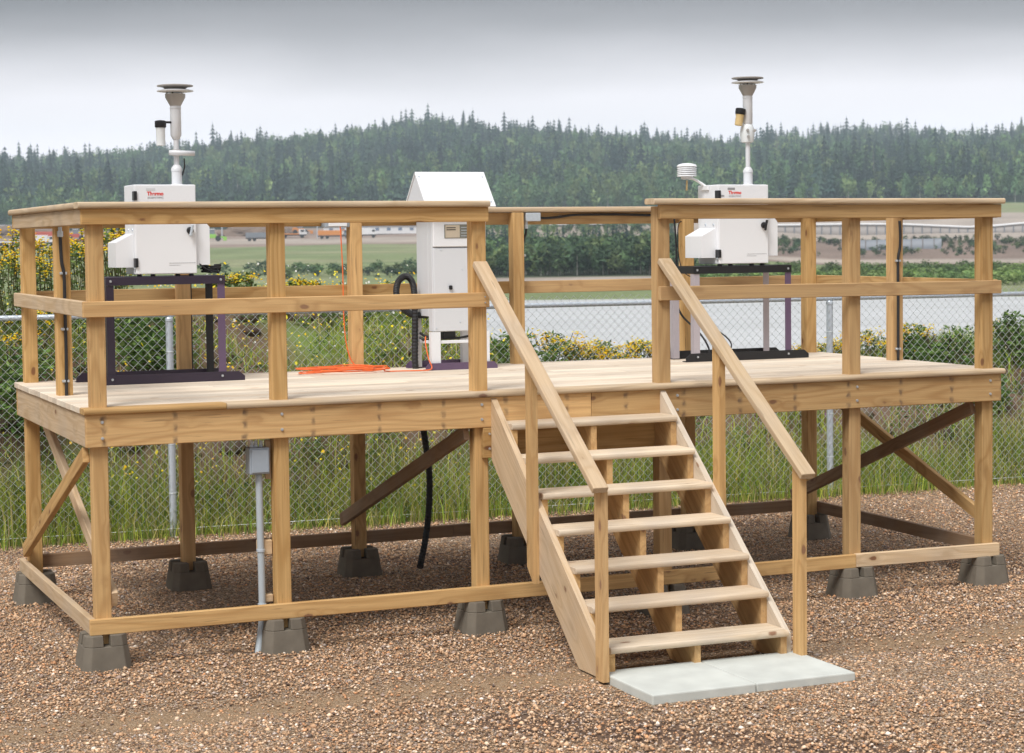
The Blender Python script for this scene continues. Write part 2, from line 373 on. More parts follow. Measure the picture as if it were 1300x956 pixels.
def terr(x, y):
    x = np.asarray(x, float); y = np.asarray(y, float)
    d = np.hypot(x - CXY[0], y - CXY[1]); px = np.clip(px_of(x, y), -400, 1700)
    s = y - fenceY(x)
    H = np.interp(x, BX, BH)
    near = np.interp(s, [-.02, .12, .5, 1.3, 2.4, 3.6, 5.0, 10, 25], [-.012, 0.0, .16, .62, 1.0, 1.03, .85, -.9, -2.6])
    near = np.where(near > 0, near * H, near)
    near = near + np.clip(s - .1, 0, 1) * (.10*_h(x, y, .55, 1) + .05*_h(x, y, .17, 2)) * (s < 12)
    near = np.where(s < 0, -.012, near)
    di = np.clip(np.interp(d, DN, np.arange(len(DN))), 0, len(DN)-1); pi = np.interp(px, PXN, np.arange(len(PXN)))
    d0 = np.minimum(di.astype(int), len(DN)-2); p0 = np.minimum(pi.astype(int), len(PXN)-2); fd = di - d0; fp = pi - p0; fp = fp*fp*(3-2*fp)
    far = (TAB[p0, d0]*(1-fd) + TAB[p0, d0+1]*fd)*(1-fp) + (TAB[p0+1, d0]*(1-fd) + TAB[p0+1, d0+1]*fd)*fp
    far = far + np.clip((d-240)/200, 0, 1) * (.35*_h(x, y, 19, 3)) + np.clip((d-760)/500, 0, 1) * (6.0*_h(x, y, 120, 4) + 3.5*_h(x, y, 38, 6))
    w = np.clip((d - 32) / 20, 0, 1)
    back = np.where(s < 0, near, 0)
    z = near*(1-w) + far*w
    return np.where(s < -.0, -.012 + np.clip(-(s + 45) / 40, 0, 1) * -2.5, z)
def at(px, d):
    t = (px - 650) / FPX; v = BF / np.hypot(*BF) * 1.0 + BR / np.hypot(*BR) * t * 1.0
    v = v / np.hypot(*v); p = CXY + v * d
    return float(p[0]), float(p[1]), float(terr(p[0], p[1]))

# terrain sheet: polar grid, finer where the camera looks
az0 = math.atan2(CF[0], CF[1])
azs = np.concatenate([np.radians(np.arange(-180, -40, 6.)), np.radians(np.arange(-40, -22, 1.5)), np.radians(np.arange(-22, 22, .16)), np.radians(np.arange(22, 40, 1.5)), np.radians(np.arange(40, 180.1, 6.))])
rs = np.concatenate([np.arange(.5, 12, 2), np.arange(12, 24, .14), np.arange(24, 60, 1.5), np.arange(60, 360, 5.), np.arange(360, 900, 11.), np.arange(900, 1700, 25.), np.array([1800, 2000, 2300, 2450.])])
A, Rr = np.meshgrid(azs + az0, rs, indexing='ij'); X = CXY[0] + Rr*np.sin(A); Y = CXY[1] + Rr*np.cos(A); Z = terr(X, Y)
d_ = Rr; px_ = np.clip(px_of(X, Y), -400, 1700); s_ = Y - fenceY(X)
def lerp(a, b, t): t = np.clip(t, 0, 1)[..., None]; return a*(1-t) + b*t
c_soil = np.array([.15, .10, .07]); c_dry = np.array([.17, .135, .075]); c_grass = np.array([.15, .20, .06]); c_field = np.array([.185, .225, .105]); c_dirt = np.array([.38, .325, .275]); c_pink = np.array([.29, .22, .18]); c_forest = np.array([.025, .04, .022]); c_dark = np.array([.05, .065, .035])
C = np.zeros(X.shape + (3,)) + c_soil
n1 = _h(X, Y, .8, 7); n2 = _h(X, Y, .3, 9)
C = lerp(C, c_grass, (n1 + .35*n2 - .15) * 1.5 * (s_ > 0))
C = np.where((d_ > 40)[..., None], c_grass, C)
C = np.where(((d_ > 165) & (d_ < 1700))[..., None], c_field, C)
C = np.where(((d_ > 165) & (d_ < 2300))[..., None], lerp(C, np.array([.27, .27, .155]), (_h(X, Y, 17, 11) + .2) * .8), C)
left = px_ < 600; mid = (px_ >= 600) & (px_ < 860); right = px_ >= 860
def zone(mask, col): 
    global C
    C = np.where(mask[..., None], col, C)
zone(left & (d_ > 500) & (d_ < 745), c_pink * .95); zone(left & (d_ > 520) & (d_ < 600), c_dirt)
zone(mid & (d_ > 224) & (d_ < 250), c_dirt * .9); zone(mid & (d_ >= 250) & (d_ < 345), c_dark); zone(mid & (d_ >= 345) & (d_ < 560), c_dirt * .82)
zone(right & (d_ > 328) & (d_ < 405), c_pink * .75); zone(right & (d_ > 334) & (d_ < 342), c_dirt); zone(right & (d_ >= 405) & (d_ < 640), c_dirt)
zone(d_ > 735, c_forest)
C = C * (1 + .18*_h(X, Y, 6, 5)[..., None]*(d_ > 60)[..., None])
na, nr = X.shape
idx = np.arange(na*nr).reshape(na, nr)
q = np.stack([idx[:-1, :-1], idx[1:, :-1], idx[1:, 1:], idx[:-1, 1:]], -1).reshape(-1, 4)
q = q[:, ::-1]
m, t, b = newmat('terrain_soil'); vc = N(t, 'ShaderNodeVertexColor', layer_name='tint')
ge = N(t, 'ShaderNodeNewGeometry'); nz = N(t, 'ShaderNodeTexNoise'); nz.inputs['Scale'].default_value = 1.8; nz.inputs['Detail'].default_value = 9; nz.inputs['Roughness'].default_value = .7; L(t, ge.outputs['Position'], nz.inputs[0])
sc = N(t, 'ShaderNodeVectorMath', operation='SCALE'); L(t, vc.outputs[0], sc.inputs[0]); L(t, math_n(t, 'MULTIPLY_ADD', nz.outputs[0], 1.5, .25), sc.inputs['Scale'])
L(t, sc.outputs[0], b.inputs['Base Color']); b.inputs['Roughness'].default_value = .95; b.inputs['Specular IOR Level'].default_value = .1
bp = N(t, 'ShaderNodeBump'); bp.inputs['Strength'].default_value = .8; bp.inputs['Distance'].default_value = .06; L(t, nz.outputs[0], bp.inputs['Height']); L(t, bp.outputs[0], b.inputs['Normal'])
MAT['terrain'] = m
hills = npmesh('hills', np.stack([X, Y, Z], -1).reshape(-1, 3), q, 4, 'terrain', color=C.reshape(-1, 3), smooth=True)
hills['kind'] = 'structure'

# river
m, t, b = newmat('river_water'); b.inputs['Base Color'].default_value = (.56, .57, .57, 1); b.inputs['Specular IOR Level'].default_value = .12; b.inputs['Roughness'].default_value = .25; b.inputs['IOR'].default_value = 1.33
ge = N(t, 'ShaderNodeNewGeometry'); nz = N(t, 'ShaderNodeTexNoise'); nz.inputs['Scale'].default_value = 1.6; nz.inputs['Detail'].default_value = 5; L(t, ge.outputs['Position'], nz.inputs[0])
wm_ = N(t, 'ShaderNodeMapping'); wm_.inputs['Scale'].default_value = (.05, .22, 1); wm_.inputs['Rotation'].default_value = (0, 0, .4); L(t, ge.outputs['Position'], wm_.inputs[0]); wn_ = N(t, 'ShaderNodeTexNoise'); wn_.inputs['Scale'].default_value = 1; wn_.inputs['Detail'].default_value = 7; L(t, wm_.outputs[0], wn_.inputs[0]); L(t, mixc(t, wn_.outputs[0], (.42, .43, .42), (.70, .71, .72)), b.inputs['Base Color'])
bp = N(t, 'ShaderNodeBump'); bp.inputs['Strength'].default_value = .12; bp.inputs['Distance'].default_value = .03; L(t, nz.outputs[0], bp.inputs['Height']); L(t, bp.outputs[0], b.inputs['Normal'])
MAT['water'] = m
wa = np.radians(np.arange(-50, 50.1, 1.)) + az0; wr = np.linspace(36, 186, 40)
A2, R2 = np.meshgrid(wa, wr, indexing='ij'); WV = np.stack([CXY[0] + R2*np.sin(A2), CXY[1] + R2*np.cos(A2), np.full(A2.shape, -3.0)], -1)
i2 = np.arange(A2.size).reshape(A2.shape); q2 = np.stack([i2[:-1, :-1], i2[:-1, 1:], i2[1:, 1:], i2[1:, :-1]], -1).reshape(-1, 4)
river = npmesh('river', WV.reshape(-1, 3), q2, 4, 'water', smooth=True); river['kind'] = 'structure'

# ------------------------------------------------------------------ gravel yard
m, t, b = newmat('pea_gravel')
ge = N(t, 'ShaderNodeNewGeometry')
vo = N(t, 'ShaderNodeTexVoronoi'); vo.inputs['Scale'].default_value = 90; L(t, ge.outputs['Position'], vo.inputs[0])
sp = N(t, 'ShaderNodeSeparateColor'); L(t, vo.outputs['Color'], sp.inputs[0])
rp = N(t, 'ShaderNodeValToRGB'); r_ = rp.color_ramp
GR = [(0, (.12, .08, .055)), (.2, (.20, .125, .075)), (.45, (.40, .25, .145)), (.62, (.52, .34, .20)), (.8, (.68, .53, .37)), (.93, (.44, .35, .28)), (1, (.74, .62, .50))]
while len(r_.elements) < len(GR): r_.elements.new(.5)
for e, (p, c) in zip(r_.elements, GR): e.position = p; e.color = (*c, 1)
L(t, sp.outputs[0], rp.inputs[0])
ln = N(t, 'ShaderNodeTexNoise'); ln.inputs['Scale'].default_value = .55; ln.inputs['Detail'].default_value = 5; L(t, ge.outputs['Position'], ln.inputs[0])
fn = N(t, 'ShaderNodeTexNoise'); fn.inputs['Scale'].default_value = 160; fn.inputs['Detail'].default_value = 3; L(t, ge.outputs['Position'], fn.inputs[0])
gaps = N(t, 'ShaderNodeMapRange'); gaps.inputs[1].default_value = .25; gaps.inputs[2].default_value = .75; gaps.inputs[3].default_value = 1; gaps.inputs[4].default_value = .35; L(t, vo.outputs['Distance'], gaps.inputs[0])
g2 = N(t, 'ShaderNodeVectorMath', operation='SCALE'); L(t, rp.outputs[0], g2.inputs[0]); L(t, math_n(t, 'MULTIPLY', gaps.outputs[0], 1.15), g2.inputs['Scale'])
# worn sandy strip between the pad and the viewer and softer patches elsewhere
sg = N(t, 'ShaderNodeSeparateXYZ'); L(t, ge.outputs['Position'], sg.inputs[0])
line = math_n(t, 'ABSOLUTE', math_n(t, 'ADD', math_n(t, 'ADD', sg.outputs[1], 1.30), math_n(t, 'MULTIPLY_ADD', ln.outputs[0], 1.0, -.5)))
sand = N(t, 'ShaderNodeMapRange', interpolation_type='SMOOTHSTEP'); sand.inputs[1].default_value = .05; sand.inputs[2].default_value = .38; sand.inputs[3].default_value = .75; sand.inputs[4].default_value = 0; L(t, line, sand.inputs[0])
patch = N(t, 'ShaderNodeMapRange', interpolation_type='SMOOTHSTEP'); patch.inputs[1].default_value = .38; patch.inputs[2].default_value = .55; L(t, ln.outputs[0], patch.inputs[0])
sandc = mixc(t, fn.outputs[0], (.24, .155, .085), (.48, .34, .21))
gc = mixc(t, math_n(t, 'MULTIPLY', sand.outputs[0], patch.outputs[0]), g2.outputs[0], sandc)
L(t, gc, b.inputs['Base Color']); b.inputs['Roughness'].default_value = .9; b.inputs['Specular IOR Level'].default_value = .2
bp = N(t, 'ShaderNodeBump'); bp.inputs['Strength'].default_value = 1; bp.inputs['Distance'].default_value = .012; L(t, math_n(t, 'SUBTRACT', 1.0, vo.outputs['Distance']), bp.inputs['Height']); L(t, bp.outputs[0], b.inputs['Normal'])
MAT['gravel'] = m
gx = np.concatenate([np.linspace(-45, -8, 12), np.linspace(-7.5, 16, 160), np.linspace(17, 60, 12)]); gs = np.concatenate([np.linspace(-42, -8.5, 14), np.linspace(-8.2, .08, 90)])
GX, GS = np.meshgrid(gx, gs, indexing='ij'); GY = fenceY(GX) + GS; GZ = .010*_h(GX, GY, .8, 2) * np.clip(-GS, 0, 1) - .004
gi = np.arange(GX.size).reshape(GX.shape); gq = np.stack([gi[:-1, :-1], gi[1:, :-1], gi[1:, 1:], gi[:-1, 1:]], -1).reshape(-1, 4)
ground = npmesh('ground', np.stack([GX, GY, GZ], -1).reshape(-1, 3), gq, 4, 'gravel', smooth=True); ground['kind'] = 'structure'

# loose pebbles as real stones
m, t, b = newmat('pebble'); vc = N(t, 'ShaderNodeVertexColor', layer_name='tint'); L(t, vc.outputs[0], b.inputs['Base Color']); b.inputs['Roughness'].default_value = .75; b.inputs['Specular IOR Level'].default_value = .3
MAT['pebble'] = m
def pebbles():
    bm = bmesh.new(); bmesh.ops.create_cone(bm, cap_ends=False, segments=4, radius1=1, radius2=0, depth=1); bm.clear(); [bm.verts.new(p_) for p_ in ((1,0,0),(0,1,0),(-1,0,0),(0,-1,0),(.1,.1,1),(0,-.1,-1))]; bm.verts.ensure_lookup_table(); [bm.faces.new([bm.verts[q_] for q_ in f_]) for f_ in ((0,1,4),(1,2,4),(2,3,4),(3,0,4),(1,0,5),(2,1,5),(3,2,5),(0,3,5))]; bm.verts.index_update()
    bv = np.array([v.co[:] for v in bm.verts]); bf = np.array([[v.index for v in f.verts] for f in bm.faces]); bm.free()
    n = 150000
    x = RNG.uniform(-3.2, 11.5, n*3); y = RNG.uniform(-4.6, 4.7, n*3)
    px = px_of(x, y); dd = np.hypot(x-CXY[0], y-CXY[1])
    keep = (px > -60) & (px < 1360) & (y < fenceY(x) - .02)
    lnv = np.abs(y + 1.30 + .12*_h(x, y, 1.4, 6)); keep &= (RNG.random(n*3) < np.where(lnv < .24, .35, 1)) & (RNG.random(n*3) < np.clip(13.5/dd, .4, 1)**2.2)
    keep &= ~((x > 2.42) & (x < 3.68) & (y > -2.12) & (y < -1.46))
    x = x[keep][:n]; y = y[keep][:n]; n = len(x)
    sz = np.exp(RNG.normal(math.log(.0068), .36, n)).clip(.0035, .018)
    k = len(bv)
    S = np.stack([sz*RNG.uniform(.8, 1.4, n), sz*RNG.uniform(.7, 1.1, n), sz*RNG.uniform(.4, .75, n)], -1)
    v = bv[None]*(1 + RNG.uniform(-.3, .3, (n, k, 1))) * S[:, None]
    a = RNG.uniform(0, 6.28, n); tl = RNG.normal(0, .3, n)
    c, s = np.cos(a), np.sin(a); ct, st = np.cos(tl), np.sin(tl)
    vy = v[..., 1]*ct[:, None] - v[..., 2]*st[:, None]; vz = v[..., 1]*st[:, None] + v[..., 2]*ct[:, None]; vx = v[..., 0]
    vx, vy = vx*c[:, None] - vy*s[:, None], vx*s[:, None] + vy*c[:, None]
    V = np.stack([vx + x[:, None], vy + y[:, None], vz + (sz*.25)[:, None]], -1).reshape(-1, 3)
    F = (bf[None] + (np.arange(n)*k)[:, None, None]).reshape(-1, 3)
    pal = np.array([[.14, .095, .075], [.28, .17, .10], [.42, .255, .145], [.50, .32, .19], [.58, .39, .24], [.68, .50, .35], [.42, .35, .30], [.76, .66, .55], [.54, .28, .14], [.34, .25, .20]])
    w = np.array([1.0, 2, 3, 3, 2.2, 1.5, .8, .45, 1.1, 1.2]); ci = RNG.choice(len(pal), n, p=w/w.sum())
    colr = pal[ci] * RNG.uniform(.9, 1.5, (n, 1))
    o = npmesh('gravel_stones', V, F, 3, 'pebble', color=np.repeat(colr, k, 0))
    tag(o, 'loose brown and tan pea gravel spread round the platform', 'gravel', kind='stuff')
pebbles()

# ------------------------------------------------------------------ platform
PL = thing('wooden_platform', (3.08, 1.2, 0), 'raised timber deck with guard rails and open stairs carrying the white instruments', 'platform')
L0, D0 = 6.18, 2.41
X0 = -.008; XR = 6.182
ZR0, ZR1, ZD = 1.245, 1.429, 1.465
def B(*a, **k): return beam(*a, parent=PL, **k)
# deck planks
pitch = .1432
for i in range(17):
    y = -.025 + .07 + pitch*i
    xs = [-.022] + sorted({0: [.791], 1: [3.9], 2: [2.27], 3: [4.7], 4: [1.45], 5: [3.08], 6: [5.1], 7: [2.27], 8: [3.9], 9: [1.05], 10: [3.49], 11: [4.7], 12: [1.86], 13: [3.08], 14: [5.1], 15: [2.27], 16: [3.9]}[i]) + [XR + .02]
    for a, c in zip(xs[:-1], xs[1:]):
        w = .140 if i else .140
        o = B('deck_plank', (a + .001, y, (ZR1+ZD)/2 + random.uniform(-.001, .001)), (c - .0015, y, (ZR1+ZD)/2), w, ZD-ZR1, (0, 1, 0), 'wood_top' if i else ('wood' if a < 0 else 'wood_cap'), r=.006 if i else .015, seg=2 if i else 3)
# rim boards
def bolts(par, pts, nrm=(0, -1, 0), r=.010):
    for p in pts:
        bm = bmesh.new(); disc(bm, p, nrm, r, .007, 10); disc(bm, Vector(p) + Vector(nrm)*.006, nrm, r*.55, .005, 6)
        finish(bm, 'bolt', 'bolt', par)
zr = (ZR0+ZR1)/2
r1 = B('rim_board', (X0, .019, zr), (3.100, .019, zr), .184, .038, (0, 0, 1), 'wood_rim')
r2 = B('rim_board', (3.103, .019, zr), (XR, .019, zr), .184, .038, (0, 0, 1), 'wood_rim')
bolts(r1, [(x, 0, z) for x in (.082, 1.12, 2.37) for z in (1.385, 1.295)])
bolts(r2, [(x, 0, z) for x in (3.70, 5.03, 6.09) for z in (1.385, 1.295)])
B('rim_board', (X0+.019, .040, zr), (X0+.019, D0-.040, zr), .184, .038, (0, 0, 1), 'wood_pale')
B('rim_board', (XR-.019, .040, zr), (XR-.019, D0-.040, zr), .184, .038, (0, 0, 1), 'wood')
B('rim_board', (X0, D0-.019, zr), (XR, D0-.019, zr), .184, .038, (0, 0, 1), 'wood')
for k in range(15):
    x = .089 + .4064*k
    if min(abs(x - q) for q in (.076, 1.125, 2.36, 3.63, 5.04, 6.1)) > .07:
        B('joist', (x, .040, zr - .001), (x, D0-.040, zr - .001), .182, .038, (0, 0, 1), 'wood_shaded')
# posts
FX = [.031, 1.080, 2.337, 3.587, 4.997, 6.053]; RX = [.031, 1.070, 2.312, 3.562, 4.972, 6.053]
lean = [(.0, 0), (.004, 0), (0, 0), (0, 0), (-.003, 0), (0, 0)]
for i, x in enumerate(FX):
    zt = 2.487 if False else 2.574
    B('post', (x+.0445 + lean[i][0], .0835, .13), (x+.0445, .0835, zt), .089, .089, (0, 1, 0), 'wood', r=.005, seg=2)
for i, x in enumerate(RX):
    B('post', (x+.0445, D0-.038-.0455, .13), (x+.0445, D0-.038-.0455, 2.574), .089, .089, (0, 1, 0), 'wood', r=.005, seg=2)
ML_ = B('post', (.0755, 1.095, 1.25), (.0755, 1.095, 2.574), .089, .089, (0, 1, 0), 'wood', r=.005, seg=2)
MR_ = B('post', (6.0975, 1.145, 1.25), (6.0975, 1.145, 2.574), .089, .089, (0, 1, 0), 'wood', r=.005, seg=2)
# guard rails: front left and front right sections, sides and rear
zt = 2.5315
gt = B('guard_rail', (X0, .019, zt), (2.430, .019, zt), .089, .038, (0, 0, 1), 'wood')
gr = B('guard_rail', (3.590, .019, zt+.008), (XR, .019, zt+.002), .089, .038, (0, 0, 1), 'wood')
B('guard_rail', (X0+.019, .040, zt), (X0+.019, D0-.040, zt), .089, .038, (0, 0, 1), 'wood_pale')
B('guard_rail', (XR-.019, .040, zt), (XR-.019, D0-.040, zt), .089, .038, (0, 0, 1), 'wood')
B('guard_rail', (X0, D0-.019, zt), (3.10, D0-.019, zt), .089, .038, (0, 0, 1), 'wood')
B('guard_rail', (3.102, D0-.019, zt), (XR, D0-.019, zt), .089, .038, (0, 0, 1), 'wood')
zm = 2.0165
g1 = B('middle_rail', (X0, .019, zm), (2.430, .019, zm), .089, .038, (0, 0, 1), 'wood')
g2_ = B('middle_rail', (3.590, .019, zm+.012), (XR+.002, .019, zm+.002), .089, .038, (0, 0, 1), 'wood')
bolts(g1, [(2.40, 0, 2.035), (2.40, 0, 2.0)], r=.005)
B('middle_rail', (X0+.019, .040, zm), (X0+.019, D0+.01, zm), .089, .038, (0, 0, 1), 'wood_pale')
B('middle_rail', (XR-.019, .040, zm+.008), (XR-.019, D0-.040, zm+.010), .089, .038, (0, 0, 1), 'wood')
B('middle_rail', (X0+.04, D0-.019, zm+.01), (1.12, D0-.019, zm+.01), .089, .038, (0, 0, 1), 'wood')
B('middle_rail', (1.122, D0-.019, zm+.008), (3.60, D0-.019, zm+.010), .089, .038, (0, 0, 1), 'wood')
B('middle_rail', (3.602, D0-.019, zm+.008), (XR, D0-.019, zm+.010), .089, .038, (0, 0, 1), 'wood')
zc = 2.595
def cap(a, b_, side): return beam('rail_cap', a, b_, 
        .14, .037, side, 'wood_cap', parent=PL, r=.014, seg=3)
cap((X0-.022, .040, zc), (2.432, .040, zc), (0, 1, 0))
cap((3.535, .040, zc+.010), (XR+.012, .040, zc+.004), (0, 1, 0))
cap((X0+.048, .112, zc), (X0+.048, D0+.03, zc), (1, 0, 0))
cap((XR-.052, .112, zc), (XR-.052, D0-.115, zc), (1, 0, 0))
cap((.112, D0-.042, zc+.001), (3.10, D0-.042, zc+.001), (0, 1, 0)); cap((3.102, D0-.042, zc+.001), (XR+.012, D0-.042, zc+.001), (0, 1, 0))
# bottom ties
zb = .2335
b1 = B('bottom_tie', (X0, .019, zb), (5.020, .019, zb), .089, .038, (0, 0, 1), 'wood')
b2 = B('bottom_tie', (5.023, .019, zb+.002), (XR-.012, .019, zb-.006), .089, .038, (0, 0, 1), 'wood_pale')
B('bottom_tie', (X0+.019, .040, zb), (X0+.019, D0+.05, zb-.006), .089, .038, (0, 0, 1), 'wood_pale')
B('bottom_tie', (XR-.019, -.055+.095, zb), (XR-.019, D0-.040, zb+.01), .089, .038, (0, 0, 1), 'wood_shaded')
B('bottom_tie', (X0+.04, D0-.019, zb+.022), (3.10, D0-.019, zb+.02), .089, .038, (0, 0, 1), 'wood_shaded')
B('bottom_tie', (3.102, D0-.019, zb+.02), (XR-.04, D0-.019, zb+.02), .089, .038, (0, 0, 1), 'wood_shaded')
# block under the rim carrying the stair head, with two bolts, and the ledger behind the top step
lg = B('ledger', (2.378, .019, ZR0-.094), (3.660, .019, ZR0-.094), .184, .038, (0, 0, 1), 'wood')
bolts(lg, [(2.418, 0, 1.205), (2.418, 0, 1.115)], r=.008)
# braces
B('brace', (X0+.019, .125, 1.196), (X0+.019, 2.30, .345), .089, .038, (0, .36, .93), 'wood')
B('brace', (.141, 2.20, 1.225), (.141, .055, .375), .089, .038, (0, -.36, .93), 'wood_pale')
B('brace', (6.032, .12, 1.20), (6.032, 2.47, .325), .089, .038, (0, .36, .93), 'wood_shaded')
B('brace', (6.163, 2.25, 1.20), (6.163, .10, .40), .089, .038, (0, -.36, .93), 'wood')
B('brace', (2.290, .06, 1.215), (2.290, 2.50, .375), .089, .038, (0, .36, .93), 'wood_shaded')
B('brace', (3.535, 1.35, .05), (3.535, 2.30, .55), .089, .038, (0, -.4, .9), 'wood_shaded')
# stairs
RISE, RUN = 1.465/8, .2165
SK = .8455
def zl(y, c): return c + SK*y
for x0 in (2.430, 3.577):
    yb = (.012 - 1.046)/SK
    poly = [(x0, -.001, zl(0, 1.420)), (x0, -1.500, zl(-1.5, 1.420)), (x0, -1.500, .012), (x0, yb, .012), (x0, -.001, 1.046)]
    prism('stair_side', poly, (.038, 0, 0), 'wood_pale' if x0 < 3 else 'wood_top', PL, grain=(0, 1, SK))
for x0 in (2.4695, 2.992, 3.5375):
    pts = [(x0, -.003, 1.465-RISE-.040)]
    for k in range(1, 8):
        fy = -.222 - RUN*(k-1); zu = 1.465 - RISE*k - .040
        pts += [(x0, fy, zu), (x0, fy, max(.014, zu - RISE))]
    pts.pop(); pts[-1] = (x0, -.222 - RUN*6, 1.465-RISE*7-.040)
    pts += [(x0, -.222 - RUN*6, .014), (x0, (.014-1.06)/SK, .014), (x0, -.003, 1.06)]
    prism('stair_carriage', pts, (.038, 0, 0), 'wood', PL, grain=(0, 1, SK), bevel=.002)
for k in range(1, 8):
    fy = -.249 - RUN*(k-1); z = 1.465 - RISE*k - .019
    B('stair_tread', (2.4695, fy + .128, z), (3.575, fy + .128, z), .256 - (.02 if k == 1 else 0), .037, (0, 1, 0), 'wood_tread', r=.015, seg=3, jit=.002)
hz = lambda y: 2.222 + (1.035 - 2.222) * (y / -1.64)   # handrail underside height line
for xa, xb in ((2.382, 2.370), (3.632, 3.642)):
    n = Vector((0, hz(-1) - hz(0), 1)); 
    B('handrail', (xa, .036, hz(-.036)+.019+.02), (xb, -1.645, hz(-1.645)+.019), .089, .038, (1, 0, 0), 'wood_pale', r=.006, seg=2)
for (x, yc, z0, cut) in ((2.4105, -.655, .46, 1), (3.6345, -.655, .46, 1), (2.4105, -1.565, .015, 0), (3.6345, -1.565, .015, 0)):
    ya, yb = yc - .0445, yc + .0445
    za, zb_ = hz(ya) - .003, hz(yb) - .003
    poly = [(x-.019, ya, z0 - (.06 if cut else 0)), (x-.019, yb, z0 + (.03 if cut else 0)), (x-.019, yb, zb_), (x-.019, ya, za)]
    prism('handrail_post', poly, (.038, 0, 0), 'wood', PL, grain=(0, 0, 1))
# electrical hardware fixed to the platform
jb = box('junction_box', .940, 1.060, .055, .150, 1.035, 1.19, 'grey_box', PL, bevel=.006, seg=2)
box('lid', .950, 1.052, .044, .0545, 1.045, 1.18, 'grey_box', jb, bevel=.004, seg=2)
for xx in (.965, .99, 1.02): lathe('gland', xx, .10, [(.013, 1.191), (.013, 1.205), (.009, 1.207), (.009, 1.228)], 'galv', jb, n=10)
B('backing_block', (1.062, .11, 1.0), (1.062, .11, 1.23), .03, .034, (0, 1, 0), 'wood_pale')
B('backing_block', (.995, .125, .60), (1.078, .125, .60), .05, .085, (0, 1, 0), 'wood_pale')
B('backing_block', (1.01, .125, .30), (1.078, .125, .30), .05, .045, (0, 1, 0), 'wood_pale')
cp = tube('conduit', [(1.005, .10, 1.034), (1.006, .10, .8), (1.01, .10, .45), (1.01, .10, .22), (.995, .085, .10), (.965, .05, -.02)], .021, 'pipe', PL, n=12)
for z, xx in ((.585, 1.008), (.265, 1.010)):
    lathe('strap', xx, .10, [(.0225, z-.008), (.026, z-.007), (.026, z+.007), (.0225, z+.008)], 'galv', cp, n=12)
def cable(pts, r=.009, clamps=(), mat='rubber'):
    c = tube('cable', pts, r, mat, PL, n=8)
    for p in clamps: box('cable_clamp', p[0]-.022, p[0]+.022, p[1]-.009, p[1]+.012, p[2]-.008, p[2]+.008, 'bolt', c, bevel=.003)
    return c
cable([(.060, 1.035, 2.44), (.062, 1.035, 2.35), (.066, 1.035, 2.27), (.078, 1.035, 2.19), (.079, 1.037, 2.0), (.080, 1.038, 1.7), (.076, 1.038, 1.46)], .0105, [(.074, 1.038, 2.206), (.074, 1.038, 1.868), (.074, 1.038, 1.553)])
lathe('cable_connector', .060, 1.035, [(.014, 2.425), (.018, 2.43), (.018, 2.46), (.012, 2.462), (.012, 2.486)], 'galv', PL, n=12)
cable([(6.105, 1.09, 2.48), (6.11, 1.088, 2.38), (6.105, 1.088, 2.28), (6.09, 1.088, 2.19), (6.09, 1.088, 1.9), (6.09, 1.088, 1.46)], .010, [(6.09, 1.088, 2.19), (6.09, 1.088, 1.55)])
rb = box('outlet_box', 3.675, 3.795, 2.30, 2.370, 2.510, 2.572, 'galv', PL, bevel=.004)
lathe('gland', 3.69, 2.335, [(.008, 2.455), (.016, 2.457), (.016, 2.480), (.012, 2.482), (.012, 2.509)], 'galv', rb, n=12)
cable([(3.69, 2.33, 2.46), (3.685, 2.33, 2.42), (3.662, 2.325, 2.36), (3.655, 2.325, 2.25), (3.655, 2.325, 2.0), (3.655, 2.325, 1.46)], .008, [(3.657, 2.325, 2.26)])
cable([(3.796, 2.345, 2.535), (3.86, 2.345, 2.533), (3.97, 2.345, 2.541), (4.10, 2.352, 2.555), (4.4, 2.352, 2.557), (4.62, 2.352, 2.552), (5.0, 2.352, 2.54)], .0095, [(3.985, 2.355, 2.545), (4.43, 2.355, 2.557)])
ob = box('outlet_box', 2.125, 2.31, 2.28, 2.370, 2.478, 2.53, 'grey_box', PL, bevel=.004)
box('flip_cover', 2.15, 2.285, 2.262, 2.2795, 2.484, 2.524, 'white', ob, bevel=.003)
cable([(5.0, 2.33, 2.50), (4.935, 2.30, 2.47), (4.93, 2.29, 2.25), (4.95, 2.25, 2.12), (5.02, 2.22, 2.07)], .004)
cable([(4.90, 2.30, 2.53), (4.905, 2.28, 2.3), (4.905, 2.27, 1.95), (4.92, 2.24, 1.80), (5.0, 2.10, 1.66), (5.02, 2.0, 1.56), (4.98, 1.9, 1.49)], .0075, mat='black')
cable([(4.90, 1.95, 1.95), (4.93, 2.0, 1.75), (5.05, 1.9, 1.68), (5.14, 1.86, 1.58), (5.05, 1.80, 1.48)], .0055, mat='black')
cable([(1.165, 2.30, 2.50), (1.165, 2.30, 1.46)], .006, [(1.165, 2.31, 1.67)])

